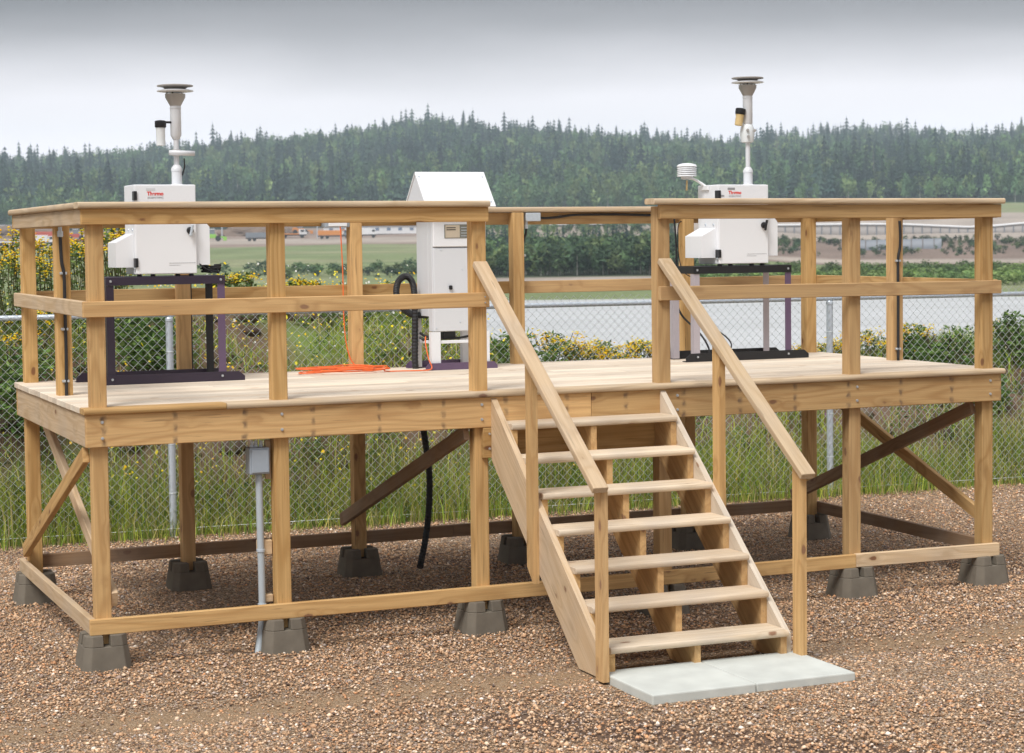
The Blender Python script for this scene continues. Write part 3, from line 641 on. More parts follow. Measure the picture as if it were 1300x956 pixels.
# ------------------------------------------------------------------ concrete pier blocks
def pier_mesh():
    bm = bmesh.new()
    H = .19; b0, b1 = .142, .114
    def sc(z): return b0 + (b1 - b0) * z / H
    def octo(z):
        w = sc(z); c = w*.30; return [(w, -w+c), (w, w-c), (w-c, w), (-w+c, w), (-w, w-c), (-w, -w+c), (-w+c, -w), (w-c, -w)]
    def loft(P, za, Q, zb):
        a = [bm.verts.new((x, y, za)) for x, y in P]; c = [bm.verts.new((x, y, zb)) for x, y in Q]; n = len(P)
        for i in range(n): bm.faces.new((a[i], a[(i+1) % n], c[(i+1) % n], c[i]))
        bm.faces.new(a[::-1]); bm.faces.new(c)
    loft(octo(-.02), -.02, octo(.128), .128)
    s = .021
    for sx in (1, -1):
        for sy in (1, -1):
            def quad(z):
                w = sc(z); c = w*.30; i = .047
                p = [(i, s), (w, s), (w, w-c), (w-c, w), (s, w), (s, i), (i, i)]
                p = [(x*sx, y*sy) for x, y in p]
                return p if sx*sy > 0 else p[::-1]
            loft(quad(.1282), .1282, quad(H), H)
    bmesh.ops.recalc_face_normals(bm, faces=bm.faces)
    bmesh.ops.bevel(bm, geom=[e for e in bm.edges if len(e.link_faces) == 2 and e.calc_face_angle(0) > .3], offset=.0035, segments=1, affect='EDGES', clamp_overlap=True)
    me = bpy.data.meshes.new('concrete_pier'); bm.to_mesh(me); bm.free(); me.materials.append(MAT['concrete']); return me
pm = pier_mesh()
where_f = ['under the left corner post of the platform front', 'under the second front post, beside the grey conduit', 'under the front post just left of the stairs', 'behind the stair treads under the front beam', 'under the front post just right of the stairs', 'under the right corner post of the platform front']
where_r = ['under the rear left corner post of the platform', 'under the second rear post from the left', 'under the third rear post, beside the hanging hose', 'under the rear post behind the left stair side', 'under the rear post behind the right side of the stairs', 'under the rear right corner post of the platform']
for row, xs, y, wh in (('f', FX, .0835, where_f), ('r', RX, D0-.0835, where_r)):
    for x, w in zip(xs, wh):
        o = bpy.data.objects.new('concrete_pier_block', pm); COL.objects.link(o); o.location = (x+.0445, y, 0); o.rotation_euler.z = random.uniform(-.03, .03)
        tag(o, 'slotted grey concrete pier block ' + w, 'pier block', 'concrete blocks carrying the platform posts')
s1 = box('patio_slab', 2.435, 3.043, -2.10, -1.475, -.01, .048, 'slab', bevel=.008, seg=2); tag(s1, 'left one of the two pale concrete slabs at the foot of the stairs', 'paving slab', 'slabs at the stair foot')
s2 = box('patio_slab', 3.049, 3.658, -2.092, -1.470, -.01, .046, 'slab', bevel=.008, seg=2); tag(s2, 'right one of the two pale concrete slabs at the foot of the stairs', 'paving slab', 'slabs at the stair foot')

# ------------------------------------------------------------------ metal stands
def stand(x0, x1, y0, y1, sx0, sx1, label, top, legf, legr, skid):
    S = thing('metal_stand', ((x0+x1)/2, (y0+y1)/2, ZD), label, 'stand')
    for y, sgn in ((y0, 1), (y1, 1)):
        a, b_ = sx0, sx1
        if y == y1: a, b_ = sx0 - .02, sx1 - .02
        prism('foot_rail', [(a, y, ZD+.001), (b_, y, ZD+.001), (b_, y, ZD+.030), (b_-.04, y, ZD+.062), (a+.04, y, ZD+.062), (a, y, ZD+.030)], (0, .006, 0), skid, S, bevel=.001)
        box('foot_flange', a, b_, y+.0065, y+.06, ZD+.001, ZD+.007, skid, S, bevel=.001)
    legs = []
    for (xa, ya, mt) in ((x0+.002, y0+.007, legf[0]), (x1-.052, y0+.007, legf[1]), (x0+.002, y1-.052, legr[0]), (x1-.052, y1-.052, legr[1])):
        bm = bmesh.new(); bxbm(bm, xa, xa+.05, ya, ya+.005, ZD+.008, 2.109); bxbm(bm, xa if xa < (x0+x1)/2 else xa+.045, (xa if xa < (x0+x1)/2 else xa+.045)+.005, ya+.0055, ya+.05, ZD+.008, 2.109)
        finish(bm, 'leg', mt, S)
    zt0, zt1 = 2.110, 2.164
    box('top_rail', x0, x1, y0, y0+.006, zt0, zt1, top, S, bevel=.001); box('top_rail', x0, x1, y1-.006, y1, zt0, zt1, top, S, bevel=.001)
    box('top_rail', x0, x0+.006, y0+.0065, y1-.0065, zt0, zt1, top, S, bevel=.001); box('top_rail', x1-.006, x1, y0+.0065, y1-.0065, zt0, zt1, top, S, bevel=.001)
    box('shelf', x0+.007, x1-.007, y0+.007, y1-.007, zt1-.010, zt1-.003, top, S, bevel=.001)
    for p in ((x0+.03, y0, 2.137), (x1-.03, y0, 2.137), (x0+.03, y0, ZD+.035), (x1-.03, y0, ZD+.035)):
        bm = bmesh.new(); disc(bm, p, (0, -1, 0), .009, .005, 8); finish(bm, 'bolt', 'bolt', S)
    return S
stand(.473, 1.262, 1.75, 2.13, .36, 1.385, 'dark plum metal frame stand under the left white monitor', 'purple_dark', ('purple_dark', 'purple'), ('purple_dark', 'black'), 'purple_dark')
stand(4.768, 5.596, 1.75, 2.13, 4.70, 5.742, 'black topped metal stand with lilac sheen on its legs under the right white monitor', 'black', ('lilac', 'purple'), ('lilac', 'lilac'), 'black')

# ------------------------------------------------------------------ air monitors
def head(x, y, zs, A, jar):
    """size selective inlet: stacked discs, cone, barrel, thin tube and collar"""
    z = zs
    lathe('inlet_cap', x, y, [(.060, z['disc2']+.006), (.085, z['top']-.014), (.118, z['top']-.010), (.120, z['top']-.004), (.112, z['top']), (.04, z['top']+.004)], 'satin', A)
    lathe('inlet_disc', x, y, [(.075, z['disc2']-.012), (.119, z['disc2']-.006), (.120, z['disc2']), (.095, z['disc2']+.006), (.062, z['disc2']+.012)], 'offwhite', A)
    for k in range(5):
        a = k*2*math.pi/5 + .4
        lathe('spacer', x+.055*math.cos(a), y+.055*math.sin(a), [(.006, z['disc2']-.022), (.006, z['disc2']-.012)], 'black' if k % 2 else 'offwhite', A, n=6)
    lathe('inlet_cone', x, y, [(.036, z['cone0']), (.066, z['cone1']), (.067, z['disc2']-.022), (.045, z['disc2']-.020)], 'satin', A)
    lathe('inlet_barrel', x, y, [(.017, z['bar0']-.030), (.022, z['bar0']-.026), (.036, z['bar0']), (.036, z['cone0']-.02), (.038, z['cone0']-.018), (.038, z['cone0']-.012), (.036, z['cone0']-.010), (.036, z['cone0'])], 'offwhite', A)
    lathe('sample_tube', x, y, [(.0175, z['col']-.01), (.0175, z['bar0']-.03)], 'offwhite', A)
    lathe('tube_collar', x, y, [(.034, 2.764), (.046, 2.766), (.034, 2.772), (.034, z['col']-.03), (.037, z['col']-.028), (.037, z['col']-.012), (.030, z['col']), (.019, z['col']+.014)], 'offwhite', A)
def monitor(x0, x1, y0, y1, label, hx, zs, which):
    A = thing('air_monitor', ((x0+x1)/2, (y0+y1)/2, 2.166), label, 'air monitor')
    z0, z1 = 2.178, 2.763
    box('housing', x0, x1, y0+.0205, y1, z0, z1, 'white', A, bevel=.006, seg=2)
    box('door', x0+.001, x1-.001, y0, y0+.020, z0+.002, z1-.002, 'white', A, bevel=.005, seg=2)
    for xx in (x0+.03, x0+.12, x1-.12, x1-.03): box('foot', xx-.014, xx+.014, y0+.03, y0+.06, 2.1615, 2.1775, 'rubber', A, bevel=.003)
    # left rain hood with sloping top on the side wall, right fan hood
    yh0, yh1 = y0+.045, y1-.02
    prism('rain_hood', [(x0-.001, yh0, 2.225), (x0-.120, yh0, 2.225), (x0-.120, yh0, 2.385), (x0-.001, yh0, 2.445)], (0, yh1-yh0, 0), 'white', A, bevel=.004)
    prism('fan_hood', [(x1+.001, y0+.03, 2.235), (x1+.095, y0+.03, 2.235), (x1+.095, y0+.03, 2.485), (x1+.065, y0+.03, 2.520), (x1+.001, y0+.03, 2.540)], (0, .25, 0), 'white', A, bevel=.004)
    for z in (2.69, 2.255):
        l = box('latch', x0-.006, x0+.014, y0-.012, y0+.050, z-.030, z+.030, 'black', A, bevel=.003)
        box('latch_hook', x0-.010, x0+.004, y0+.004, y0+.03, z-.045, z-.0305, 'bolt', l, bevel=.002)
    kx, kz = x1-.044, 2.462
    kb = lathe('knob', 0, 0, [(.020, 0), (.024, .004), (.022, .016), (.012, .020), (.012, .032), (.004, .034)], 'black', A, n=14)
    kb.matrix_basis = wpos(A).inverted() @ Matrix.Translation((kx, y0-.001, kz)) @ Matrix.Rotation(math.pi/2, 4, 'X')
    bm = bmesh.new(); bxbm(bm, -.009, .009, .0, .014, -.040, .040)
    wg = finish(bm, 'knob_wing', 'galv' if which == 'L' else 'black', A, Matrix.Identity(4), bevel=.005, seg=2); wg.matrix_basis = wpos(A).inverted() @ Matrix.Translation((kx+.004, y0-.040, kz)) @ Matrix.Rotation(math.radians(12), 4, 'Y')
    for zz in (2.470,):
        for yy in (y0+.08, y0+.20):
            bm = bmesh.new(); disc(bm, (x0, yy, zz), (-1, 0, 0), .010, .006, 8); finish(bm, 'screw', 'galv', A)
    text('lettering', 'Thermo', (x0+.082, y0-.0008, 2.693), .033, 'red_print', A, bold=.0012, width=.108)
    text('lettering', 'SCIENTIFIC', (x0+.084, y0-.0008, 2.672), .016, 'grey_print', A, width=.104)
    bm = bmesh.new(); bxbm(bm, x0+.075, x0+.135, y0-.0015, y0-.0002, 2.724, 2.740); finish(bm, 'label_plate', 'grey_print', A) if which == 'R' else finish(bm, 'label_plate', 'offwhite', A)
    bm = bmesh.new()
    xx = x1-.185
    while xx < x1-.02: w = random.uniform(.004, .013); bxbm(bm, xx, xx+w, y0-.0012, y0-.0002, 2.2485, 2.2515); xx += w+.003
    xx = x1-.185
    while xx < x1-.11: w = random.uniform(.004, .011); bxbm(bm, xx, xx+w, y0-.0012, y0-.0002, 2.2345, 2.2375); xx += w+.003
    finish(bm, 'fine_print', 'grey_print', A)
    head(hx, (y0+y1)/2+.03, zs, A, None)
    return A
AL = monitor(.674, 1.078, 1.76, 2.08, 'left white monitor box, red lettering, clear water jar on its tall inlet', 1.0, dict(top=3.425, disc2=3.388, cone1=3.342, cone0=3.287, bar0=3.093, col=2.885), 'L')
AR = monitor(4.985, 5.405, 1.76, 2.08, 'right white monitor box with louvred shield and amber jar on its inlet', 5.342, dict(top=3.567, disc2=3.532, cone1=3.487, cone0=3.430, bar0=3.225, col=2.885), 'R')
yy = 1.95
# clear jar on the left inlet
def jar(A, x, y, z, tilt, glass, h=.12):
    Mj = Matrix.Translation((x, y, z)) @ Matrix.Rotation(tilt, 4, 'Y')
    a = lathe('jar_lid', 0, 0, [(.036, -.045), (.038, -.040), (.038, -.004), (.030, 0), (.012, .003)], 'black', A, n=16); a.matrix_basis = wpos(A).inverted() @ Mj
    b_ = lathe('water_jar', 0, 0, [(.022, -.045-h), (.030, -.042-h), (.030, -.06), (.033, -.050), (.030, -.0455)], glass, A, n=16); b_.matrix_basis = wpos(A).inverted() @ Mj
jar(AL, .893, yy-.02, 3.188, 0, 'glass_jar')
tube('jar_arm', [(.925, yy-.02, 3.178), (.965, yy-.01, 3.178)], .008, 'black', AL, n=8, raw=True)
tube('sensor_body', [(.945, yy-.03, 2.978), (1.115, yy-.03, 2.973)], .0175, 'offwhite', AL, n=12, raw=True)
lathe('tube_clamp', 1.0, yy+.0, [(.027, 2.958), (.030, 2.961), (.030, 2.998), (.027, 3.001)], 'satin', AL, n=16)
tube('sensor_lead', [(1.045, yy-.03, 2.94), (1.046, yy-.03, 2.905), (1.047, yy-.03, 2.89), (1.04, yy-.02, 2.85), (1.035, yy-.01, 2.83)], .005, 'black', AL)
jar(AR, 5.278, yy-.01, 3.335, .16, 'amber', .085)
lathe('tube_clamp', 5.340, yy+.005, [(.030, 3.080), (.046, 3.086), (.056, 3.15), (.050, 3.19), (.040, 3.215), (.036, 3.218)], 'glass_jar', AR, n=12)
for dx, dz in ((-.028, 3.172), (.032, 3.170), (-.022, 3.125)):
    bm = bmesh.new(); disc(bm, (5.34+dx, yy-.048, dz), (0, -1, 0), .012, .01, 8); finish(bm, 'clamp_screw', 'satin', AR)
# louvred radiation shield
prof = [(.02, 2.824)]
sh_z = [2.832, 2.846, 2.860, 2.874, 2.888]
for z in sh_z:
    lathe('shield_louvre', 4.851, 2.0, [(.050, z+.006), (.074, z-.002), (.0745, z), (.066, z+.009), (.04, z+.010)], 'white', AR, n=24)
lathe('shield_cap', 4.851, 2.0, [(.072, 2.900), (.076, 2.904), (.066, 2.917), (.035, 2.926), (.01, 2.928)], 'white', AR, n=24)
lathe('shield_core', 4.851, 2.0, [(.03, 2.808), (.045, 2.812), (.045, 2.90)], 'white_cab', AR, n=20)
tube('shield_probe', [(4.851, 2.0, 2.80), (4.848, 2.0, 2.725)], .007, 'amber', AR, raw=True)
tube('shield_arm', [(4.87, 2.0, 2.815), (4.90, 1.99, 2.812), (4.975, 1.97, 2.765), (4.99, 1.96, 2.745)], .011, 'white', AR)
box('arm_bracket', 4.970, 4.984, 1.90, 2.02, 2.725, 2.762, 'white', AR, bevel=.003)
bm = bmesh.new()
for k in range(4): bxbm(bm, 4.992 + k*.0105, 4.999 + k*.0105, 1.7578, 1.7596, 2.674, 2.686)
finish(bm, 'fine_print', 'grey_print', AR)

# cable bundle on the left stand
CB = thing('cable_bundle', (1.20, 1.85, 2.17), 'tangled dark cable bundle lying on the right end of the left stand top', 'cables')
for k in range(6):
    pts = [(1.19 + .055*math.cos(a + k) * random.uniform(.8, 1.3), 1.84 + .03*math.sin(a + k), 2.178 + .012*k*.6 + random.uniform(0, .02)) for a in np.linspace(0, 5.6, 8)]
    tube('cable_loop', pts, .006, 'rubber', CB, n=6, m=5)
tube('cable_loop', [(1.09, 1.80, 2.255), (1.12, 1.79, 2.225), (1.16, 1.80, 2.20), (1.2, 1.83, 2.185)], .006, 'rubber', CB, n=6)

# ------------------------------------------------------------------ sampler cabinet
CBT = thing('sampler_cabinet', (3.01, 2.1, ZD), 'tall white metal cabinet with gabled roof, black corrugated hose and plum feet', 'cabinet')
def cb(n, *a, **k): return box(n, *a, parent=CBT, **k)
cx0, cx1, cy0, cy1 = 2.812, 3.215, 1.96, 2.29
cb('cabinet_body', cx0, cx1, cy0+.10, cy1, 1.84, 2.62, 'white_cab')
cb('cabinet_front', cx0, cx1, cy0+.0205, cy0+.0995, 1.735, 2.62, 'white_cab')
dl = cb('cabinet_door', cx0+.004, cx1-.004, cy0, cy0+.020, 1.737, 2.322, 'white_cab', bevel=.004)
cb('upper_panel', cx0+.002, cx1-.002, cy0-.006, cy0+.0195, 2.332, 2.60, 'white', bevel=.004)
box('door_latch', cx0+.115, cx0+.140, cy0-.018, cy0-.0005, 2.030, 2.060, 'black', dl, bevel=.005)
for px_, pz in ((.06, 2.31), (.02, 1.76), (.2, 1.80), (.22, 2.17), (.3, 2.1), (.37, 1.76)):
    bm = bmesh.new(); disc(bm, (cx0+px_, cy0-.0003, pz), (0, -1, 0), .005, .003, 8); finish(bm, 'screw', 'galv', dl)
wn = cb('window', cx0+.085, cx0+.335, cy0-.0095, cy0-.0062, 2.392, 2.488, 'window', bevel=.001)
box('paper_label', cx0+.092, cx0+.20, cy0-.0115, cy0-.0098, 2.396, 2.484, 'paper', wn, bevel=.0005)
for zz in (2.462, 2.448): box('printed_line', cx0+.10, cx0+.17, cy0-.0125, cy0-.0118, zz, zz+.006, 'black', wn, bevel=.0003)
for zz in (2.405, 2.425, 2.445, 2.465): box('window_slat', cx0+.21, cx0+.33, cy0-.0115, cy0-.0098, zz, zz+.004, 'galv', wn, bevel=.0005)
# gable roof, ridge along X
rx0, rx1 = 2.735, 3.262
zr_, ze, yf, ym, yb = 2.862, 2.615, 1.880, 2.10, 2.325
def slab(n, P, Q, th, mat):
    P = [Vector(p) for p in P]; nrm = (P[1]-P[0]).cross(P[2]-P[0]).normalized(); return prism(n, P, nrm*th, mat, CBT, bevel=.002)
slab('roof_panel', [(rx0, yf, ze), (rx1, yf, ze), (rx1, ym, zr_), (rx0, ym, zr_)], None, -.010, 'white')
slab('roof_panel', [(rx0, ym+.001, zr_), (rx1, ym+.001, zr_), (rx1, yb, ze), (rx0, yb, ze)], None, -.010, 'white')
for x in (rx0+.006, rx1-.010): prism('gable_panel', [(x, yf+.016, ze+.001), (x, yb-.016, ze+.001), (x, ym, zr_-.020)], (.004, 0, 0), 'white_cab', CBT, bevel=.0005)
cb('eave_plate', rx0+.012, rx1-.012, yf+.018, yb-.018, ze-.006, ze, 'white_cab', bevel=.001)
for px_, t_ in ((.02, .12), (.02, .85), (.25, .12), (.50, .12), (.50, .85)):
    bm = bmesh.new(); disc(bm, (rx0+px_, yf+(ym-yf)*t_-.003, ze+(zr_-ze)*t_+.003), (0, -.75, .66), .006, .004, 8); finish(bm, 'screw', 'galv', CBT)
for x, y, w in ((cx0-.02, cy0+.002, .07), (cx1-.05, cy0+.002, .07), (cx0-.035, cy1-.04, .05), (cx1-.075, cy1-.04, .06)):
    bm = bmesh.new(); top = 1.734 if y < 2.1 else 1.838
    bxbm(bm, x, x+w, y, y+.005, ZD+.008, top); bxbm(bm, x, x+.005, y+.0055, y+.045, ZD+.008, top); finish(bm, 'leg', 'white', CBT)
cb('cross_bar', cx0+.052, cx1-.052, cy0+.010, cy0+.03, 1.650, 1.672, 'white', bevel=.002)
cb('cross_bar', cx0-.013, cx0-.004, cy0+.05, cy1-.042, 1.650, 1.672, 'white', bevel=.002)
cb('blower_box', 2.905, 3.0, 2.02, 2.14, 1.674, 1.732, 'black')
tube('cable_loop', [(2.86, 2.1, 1.71), (2.83, 2.05, 1.70), (2.95, 2.02, 1.685), (3.05, 2.0, 1.69), (3.12, 2.02, 1.70), (3.02, 2.05, 1.68)], .008, 'black', CBT)
tube('cable_loop', [(2.78, 2.15, 1.72), (2.80, 2.1, 1.70), (2.84, 2.05, 1.69), (2.81, 2.12, 1.67), (2.78, 2.16, 1.69)], .010, 'black', CBT)
for y, x0, x1 in ((1.945, 2.742, 3.288), (2.295, 2.722, 3.268)):
    prism('foot_rail', [(x0, y, ZD+.001), (x1, y, ZD+.001), (x1, y, ZD+.022), (x1-.025, y, ZD+.050), (x0+.025, y, ZD+.050), (x0, y, ZD+.022)], (0, .006, 0), 'purple', CBT, bevel=.001)
    box('foot_flange', x0, x1, y+.0065 if y < 2 else y-.035, y+.05 if y < 2 else y-.0005, ZD+.001, ZD+.007, 'purple', CBT, bevel=.001)
bm = bmesh.new()
hp = [(2.90, 2.24, 1.85), (2.82, 2.235, 1.845), (2.74, 2.23, 1.855), (2.665, 2.22, 1.915), (2.628, 2.215, 2.00), (2.640, 2.21, 2.085), (2.69, 2.205, 2.125), (2.735, 2.205, 2.10), (2.757, 2.205, 2.03), (2.762, 2.205, 1.9), (2.760, 2.205, 1.7), (2.758, 2.205, 1.5), (2.78, 2.20, 1.25), (2.82, 2.19, .95), (2.845, 2.18, .70), (2.825, 2.15, .45), (2.79, 2.13, .25), (2.745, 2.11, .085), (2.735, 2.10, .055)]
tube('exhaust_hose', hp, .023, 'rubber', CBT, n=12, m=16, corr=.07)

# orange extension cord
pts = [(2.236, 2.272, 2.482), (2.237, 2.262, 2.40), (2.246, 2.262, 2.15), (2.248, 2.262, 1.86), (2.262, 2.258, 1.66), (2.30, 2.25, 1.53), (2.36, 2.2, 1.472), (2.36, 2.10, 1.472)]
cx_, cy_ = 2.17, 2.06
for k in range(50):
    a = k * .62 + .4; rr = .26 + .09*math.sin(k*1.7) ; pts.append((cx_ + rr*math.cos(a)*1.0, cy_ + rr*.55*math.sin(a) + .02*math.sin(k*.9), ZD + .008 + min(.036, .0007*k) + .006*random.random()))
pts += [(2.45, 1.99, ZD+.008), (2.56, 1.93, ZD+.007), (2.68, 1.90, ZD+.007), (2.755, 1.90, ZD+.010), (2.775, 1.915, ZD+.03), (2.758, 1.93, 1.55), (2.752, 1.97, 1.65), (2.775, 2.03, 1.70)]
oc = tube('extension_cord', pts, .0045, 'orange', n=6, m=5); tag(oc, 'orange extension cord hanging from the rear rail and coiled on the deck', 'cord')

# ------------------------------------------------------------------ chain link fence
FN = thing('chain_link_fence', (4.6, fenceY(4.6), 0), 'galvanised chain link fence with round top rail behind the platform', 'fence')
xs_post = [1.59 + 3.02*k for k in range(-2, 6)]
FH = 1.805
for x in xs_post:
    y = fenceY(x); r = .030
    p = lathe('post', x, y, [(r, -.05), (r, FH-.06), (r+.004, FH-.055), (r+.004, FH-.035), (r, FH-.03), (r-.004, FH-.02)], 'galv', FN, n=16)
    for z in (.35, .75, 1.15, 1.5):
        lathe('tie', x, y-.001, [(r+.001, z-.003), (r+.004, z), (r+.001, z+.003)], 'wire', p, n=12)
xa, xb = -4.6, 16.8
tube('top_rail', [(xa, fenceY(xa), FH), (xb, fenceY(xb), FH)], .0215, 'galv', FN, n=14, raw=True)
tube('tension_wire', [(xa, fenceY(xa)-.03, .06), (xb, fenceY(xb)-.03, .06)], .003, 'wire', FN, n=5, raw=True)
# woven wires: every wire is a zigzag, neighbours hook into each other
w = .0385; hgt = .0385; nw = int((xb-xa)/w); rows = int(1.86/hgt)
kx = np.arange(nw)[:, None]; kz = np.arange(rows+1)[None, :]
side = np.where((kz + kx) % 2 == 0, -1, 1) * 1.0
wx = xa + (kx+.5)*w + side*w*.5*1.04; wz = .035 + kz*hgt + 0*wx
wy = -.0275 + np.where((kz + kx) % 2 == 0, .003, -.003) * 1.0 + .010*np.sin(wx*1.3) * np.sin(wz*1.7)
wy = wy + fenceY(wx)
r = .0025; offs = [(0, -r), (r*.87, r*.5), (-r*.87, r*.5)]
V = np.stack([np.stack([wx + ox, wy + oy, wz + 0*wx], -1) for ox, oy in offs], 2)   # nw,rows+1,3,3
vi = np.arange(nw*(rows+1)*3).reshape(nw, rows+1, 3)
fs = []
for k in range(3):
    k2 = (k+1) % 3; fs.append(np.stack([vi[:, :-1, k], vi[:, :-1, k2], vi[:, 1:, k2], vi[:, 1:, k]], -1).reshape(-1, 4))
ml = npmesh('wire_mesh', V.reshape(-1, 3) - np.array(FN.location), np.concatenate(fs), 4, 'wire', FN); ml['kind'] = 'stuff'

# ------------------------------------------------------------------ vegetation
def vegmat(name, trans=.35, rough=.6):
    m, t, b = newmat(name); vc = N(t, 'ShaderNodeVertexColor', layer_name='tint'); L(t, vc.outputs[0], b.inputs['Base Color']); b.inputs['Roughness'].default_value = rough; b.inputs['Specular IOR Level'].default_value = .2
    tr = N(t, 'ShaderNodeBsdfTranslucent'); L(t, vc.outputs[0], tr.inputs[0]); ms = N(t, 'ShaderNodeMixShader'); ms.inputs[0].default_value = trans
    o = t.nodes['Material Output']; L(t, b.outputs[0], ms.inputs[1]); L(t, tr.outputs[0], ms.inputs[2]); L(t, ms.outputs[0], o.inputs[0]); return m
MAT['leaf'] = vegmat('leaf'); MAT['far_leaf'] = vegmat('far_leaf', .1)
GP = np.array([[.38, .50, .07], [.53, .60, .09], [.24, .38, .06], [.66, .58, .20], [.50, .43, .22], [.17, .28, .07]])
def blades(name, x, y, z, h, wd, label, pal=GP, pw=None, lean=.55, cat='grass'):
    n = len(x); a = RNG.uniform(0, 6.283, n); dx, dy = np.cos(a), np.sin(a); l = np.abs(RNG.normal(0, lean, n)); b = RNG.uniform(0, 6.283, n)
    lx, ly = np.cos(b)*l, np.sin(b)*l
    P = np.stack([x, y, z], -1); Wv = np.stack([dx, dy, 0*dx], -1) * wd[:, None]
    def pt(t, s): return P + np.stack([lx*h*t*t, ly*h*t*t, h*t*(1-.25*l*t)], -1) + Wv*s
    V = np.stack([pt(0, -.5), pt(0, .5), pt(.5, .42), pt(.5, -.42), pt(1, 0)], 1)
    base = (np.arange(n)*5)[:, None]
    F = np.concatenate([base + np.array([0, 1, 2]), base + np.array([0, 2, 3]), base + np.array([3, 2, 4])])
    c = pal[RNG.choice(len(pal), n, p=pw)] * RNG.uniform(.45, 1.35, (n, 1))
    o = npmesh(name, V.reshape(-1, 3), F, 3, 'leaf', color=np.repeat(c, 5, 0)); tag(o, label, cat, kind='stuff'); return o
# tall grass along the foot of the fence and up the bank
n = 62000
x = RNG.uniform(-3.6, 14.5, n); s = np.abs(RNG.normal(0, .42, n)) * np.where(RNG.random(n) < .80, 1, -.28)
den = .5 + .5*_h(x, s*2, .5, 31); keep = RNG.random(n) < np.clip(.25 + den, .15, 1); x, s = x[keep], s[keep]
y = fenceY(x) + s; z = np.where(s < 0, 0, terr(x, y)); h = (.10 + RNG.gamma(2.2, .10, len(x))).clip(.1, .75) * (1 - .45*(s < 0)) * (.75 + .45*_h(x, y, .7, 4)).clip(.4, 1.3) * np.interp(x, [-3, 2, 6, 9], [1.25, 1.1, 1.2, 1.05])
blades('tall_grass', x, y, z, h, RNG.uniform(.003, .009, len(x)), 'tall yellow green grass growing along the foot of the fence')
n = 95000
x = RNG.uniform(-4.5, 16.5, n); s = RNG.uniform(.3, 5.2, n)
den = _h(x, s, .8, 7)*.5 + .5*_h(x, s, .33, 12); thick = np.interp(x, [-3, 3, 6, 9, 12], [.05, .22, .45, .5, .5]) - np.clip((s-.3)*.05, 0, .3)
keep = RNG.random(n) < np.clip(den*1.1 + thick + .08 - .35*((s > .45) & (s < 1.5)) + .25*((s > 1.5) & (x < 5.2)), .03, 1); x, s = x[keep], s[keep]; y = fenceY(x)+s
blades('bank_grass', x, y, terr(x, y), RNG.uniform(.10, .42, len(x)) * np.interp(s, [0, 1.6, 2.4, 4], [1.1, .95, .55, .5]), RNG.uniform(.005, .010, len(x)), 'mixed green grass and weeds covering the earth bank behind the fence', pw=[.24, .2, .2, .12, .12, .12])
# leafy weeds: clumps of small leaves
def leafy(n, x, y, z, hh, rr, nl, ls, pal, rng=RNG):
    """returns verts, faces, colours of n leafy clumps, each of nl leaf quads up stems"""
    X = np.repeat(x, nl); Yv = np.repeat(y, nl); Zv = np.repeat(z, nl); H = np.repeat(hh, nl); R = np.repeat(rr, nl); m_ = len(X)
    t = rng.random(m_)**.75; ang = rng.uniform(0, 6.283, m_); rad = R*np.sqrt(rng.random(m_))*(.35 + .85*np.sin(np.pi*np.clip(t, .08, .95)))
    P = np.stack([X + np.cos(ang)*rad, Yv + np.sin(ang)*rad, Zv + H*t], -1)
    d = rng.normal(0, 1, (m_, 3)); d[:, 2] = np.abs(d[:, 2])*.5 - .1; d /= np.linalg.norm(d, axis=1)[:, None]
    e = rng.normal(0, 1, (m_, 3)); e -= d*(e*d).sum(1)[:, None]; e /= np.linalg.norm(e, axis=1)[:, None]
    sz = ls*rng.uniform(.6, 1.4, m_)[:, None]
    V = np.stack([P, P + d*sz*.5 + e*sz*.22, P + d*sz, P + d*sz*.5 - e*sz*.22], 1)
    F = (np.arange(m_)*4)[:, None] + np.array([0, 1, 2, 3]); c = pal[rng.choice(len(pal), m_)] * rng.uniform(.6, 1.35, (m_, 1))
    return V.reshape(-1, 3), F, np.repeat(c, 4, 0)
LP = np.array([[.13, .21, .06], [.18, .26, .075], [.09, .155, .05], [.22, .28, .09]])
n = 2600
x = RNG.uniform(-4.2, 16, n); s = RNG.uniform(.15, 4.8, n); y = fenceY(x)+s
keep = RNG.random(n) < np.clip(.42 + .6*_h(x, s, 1.1, 21) - .3*(x > 5.2), .05, 1); x, y = x[keep], y[keep]
V, F, c = leafy(len(x), x, y, terr(x, y), RNG.uniform(.12, .34, len(x)) * np.interp(y - fenceY(x), [0, 1.6, 2.4, 4], [1.1, 1, .6, .5]), RNG.uniform(.06, .16, len(x)), 46, .045, LP)
o = npmesh('leafy_weeds', V, F, 4, 'leaf', color=c); tag(o, 'low leafy green weeds scattered over the earth bank', 'weeds', kind='stuff')
# small yellow and white blossoms scattered through the grass
def dots(n, x, y, z, r, col, name, label):
    k = 5; a = np.arange(k)*2*np.pi/k
    tl = RNG.normal(0, .5, (n, 2)); V = np.zeros((n, k, 3)); V[..., 0] = np.cos(a)*r[:, None]; V[..., 1] = np.sin(a)*r[:, None]*.8; V[..., 2] = V[..., 0]*tl[:, :1] + V[..., 1]*(tl[:, 1:] + .6)
    V += np.stack([x, y, z], -1)[:, None]; F = (np.arange(n)*k)[:, None] + np.arange(k)
    o = npmesh(name, V.reshape(-1, 3), F, 5, 'leaf', color=np.repeat(col, k, 0)); tag(o, label, 'flowers', kind='stuff')
YP = np.array([[1.0, .80, .03], [1.0, .88, .08], [1.0, .64, .02]])
n = 3200; x = RNG.uniform(.8, 5.4, n); s = RNG.uniform(.2, 4.6, n); keep = RNG.random(n) < np.clip(.55 + .5*_h(x, s, .6, 3), 0, 1); x, s = x[keep], s[keep]; y = fenceY(x)+s
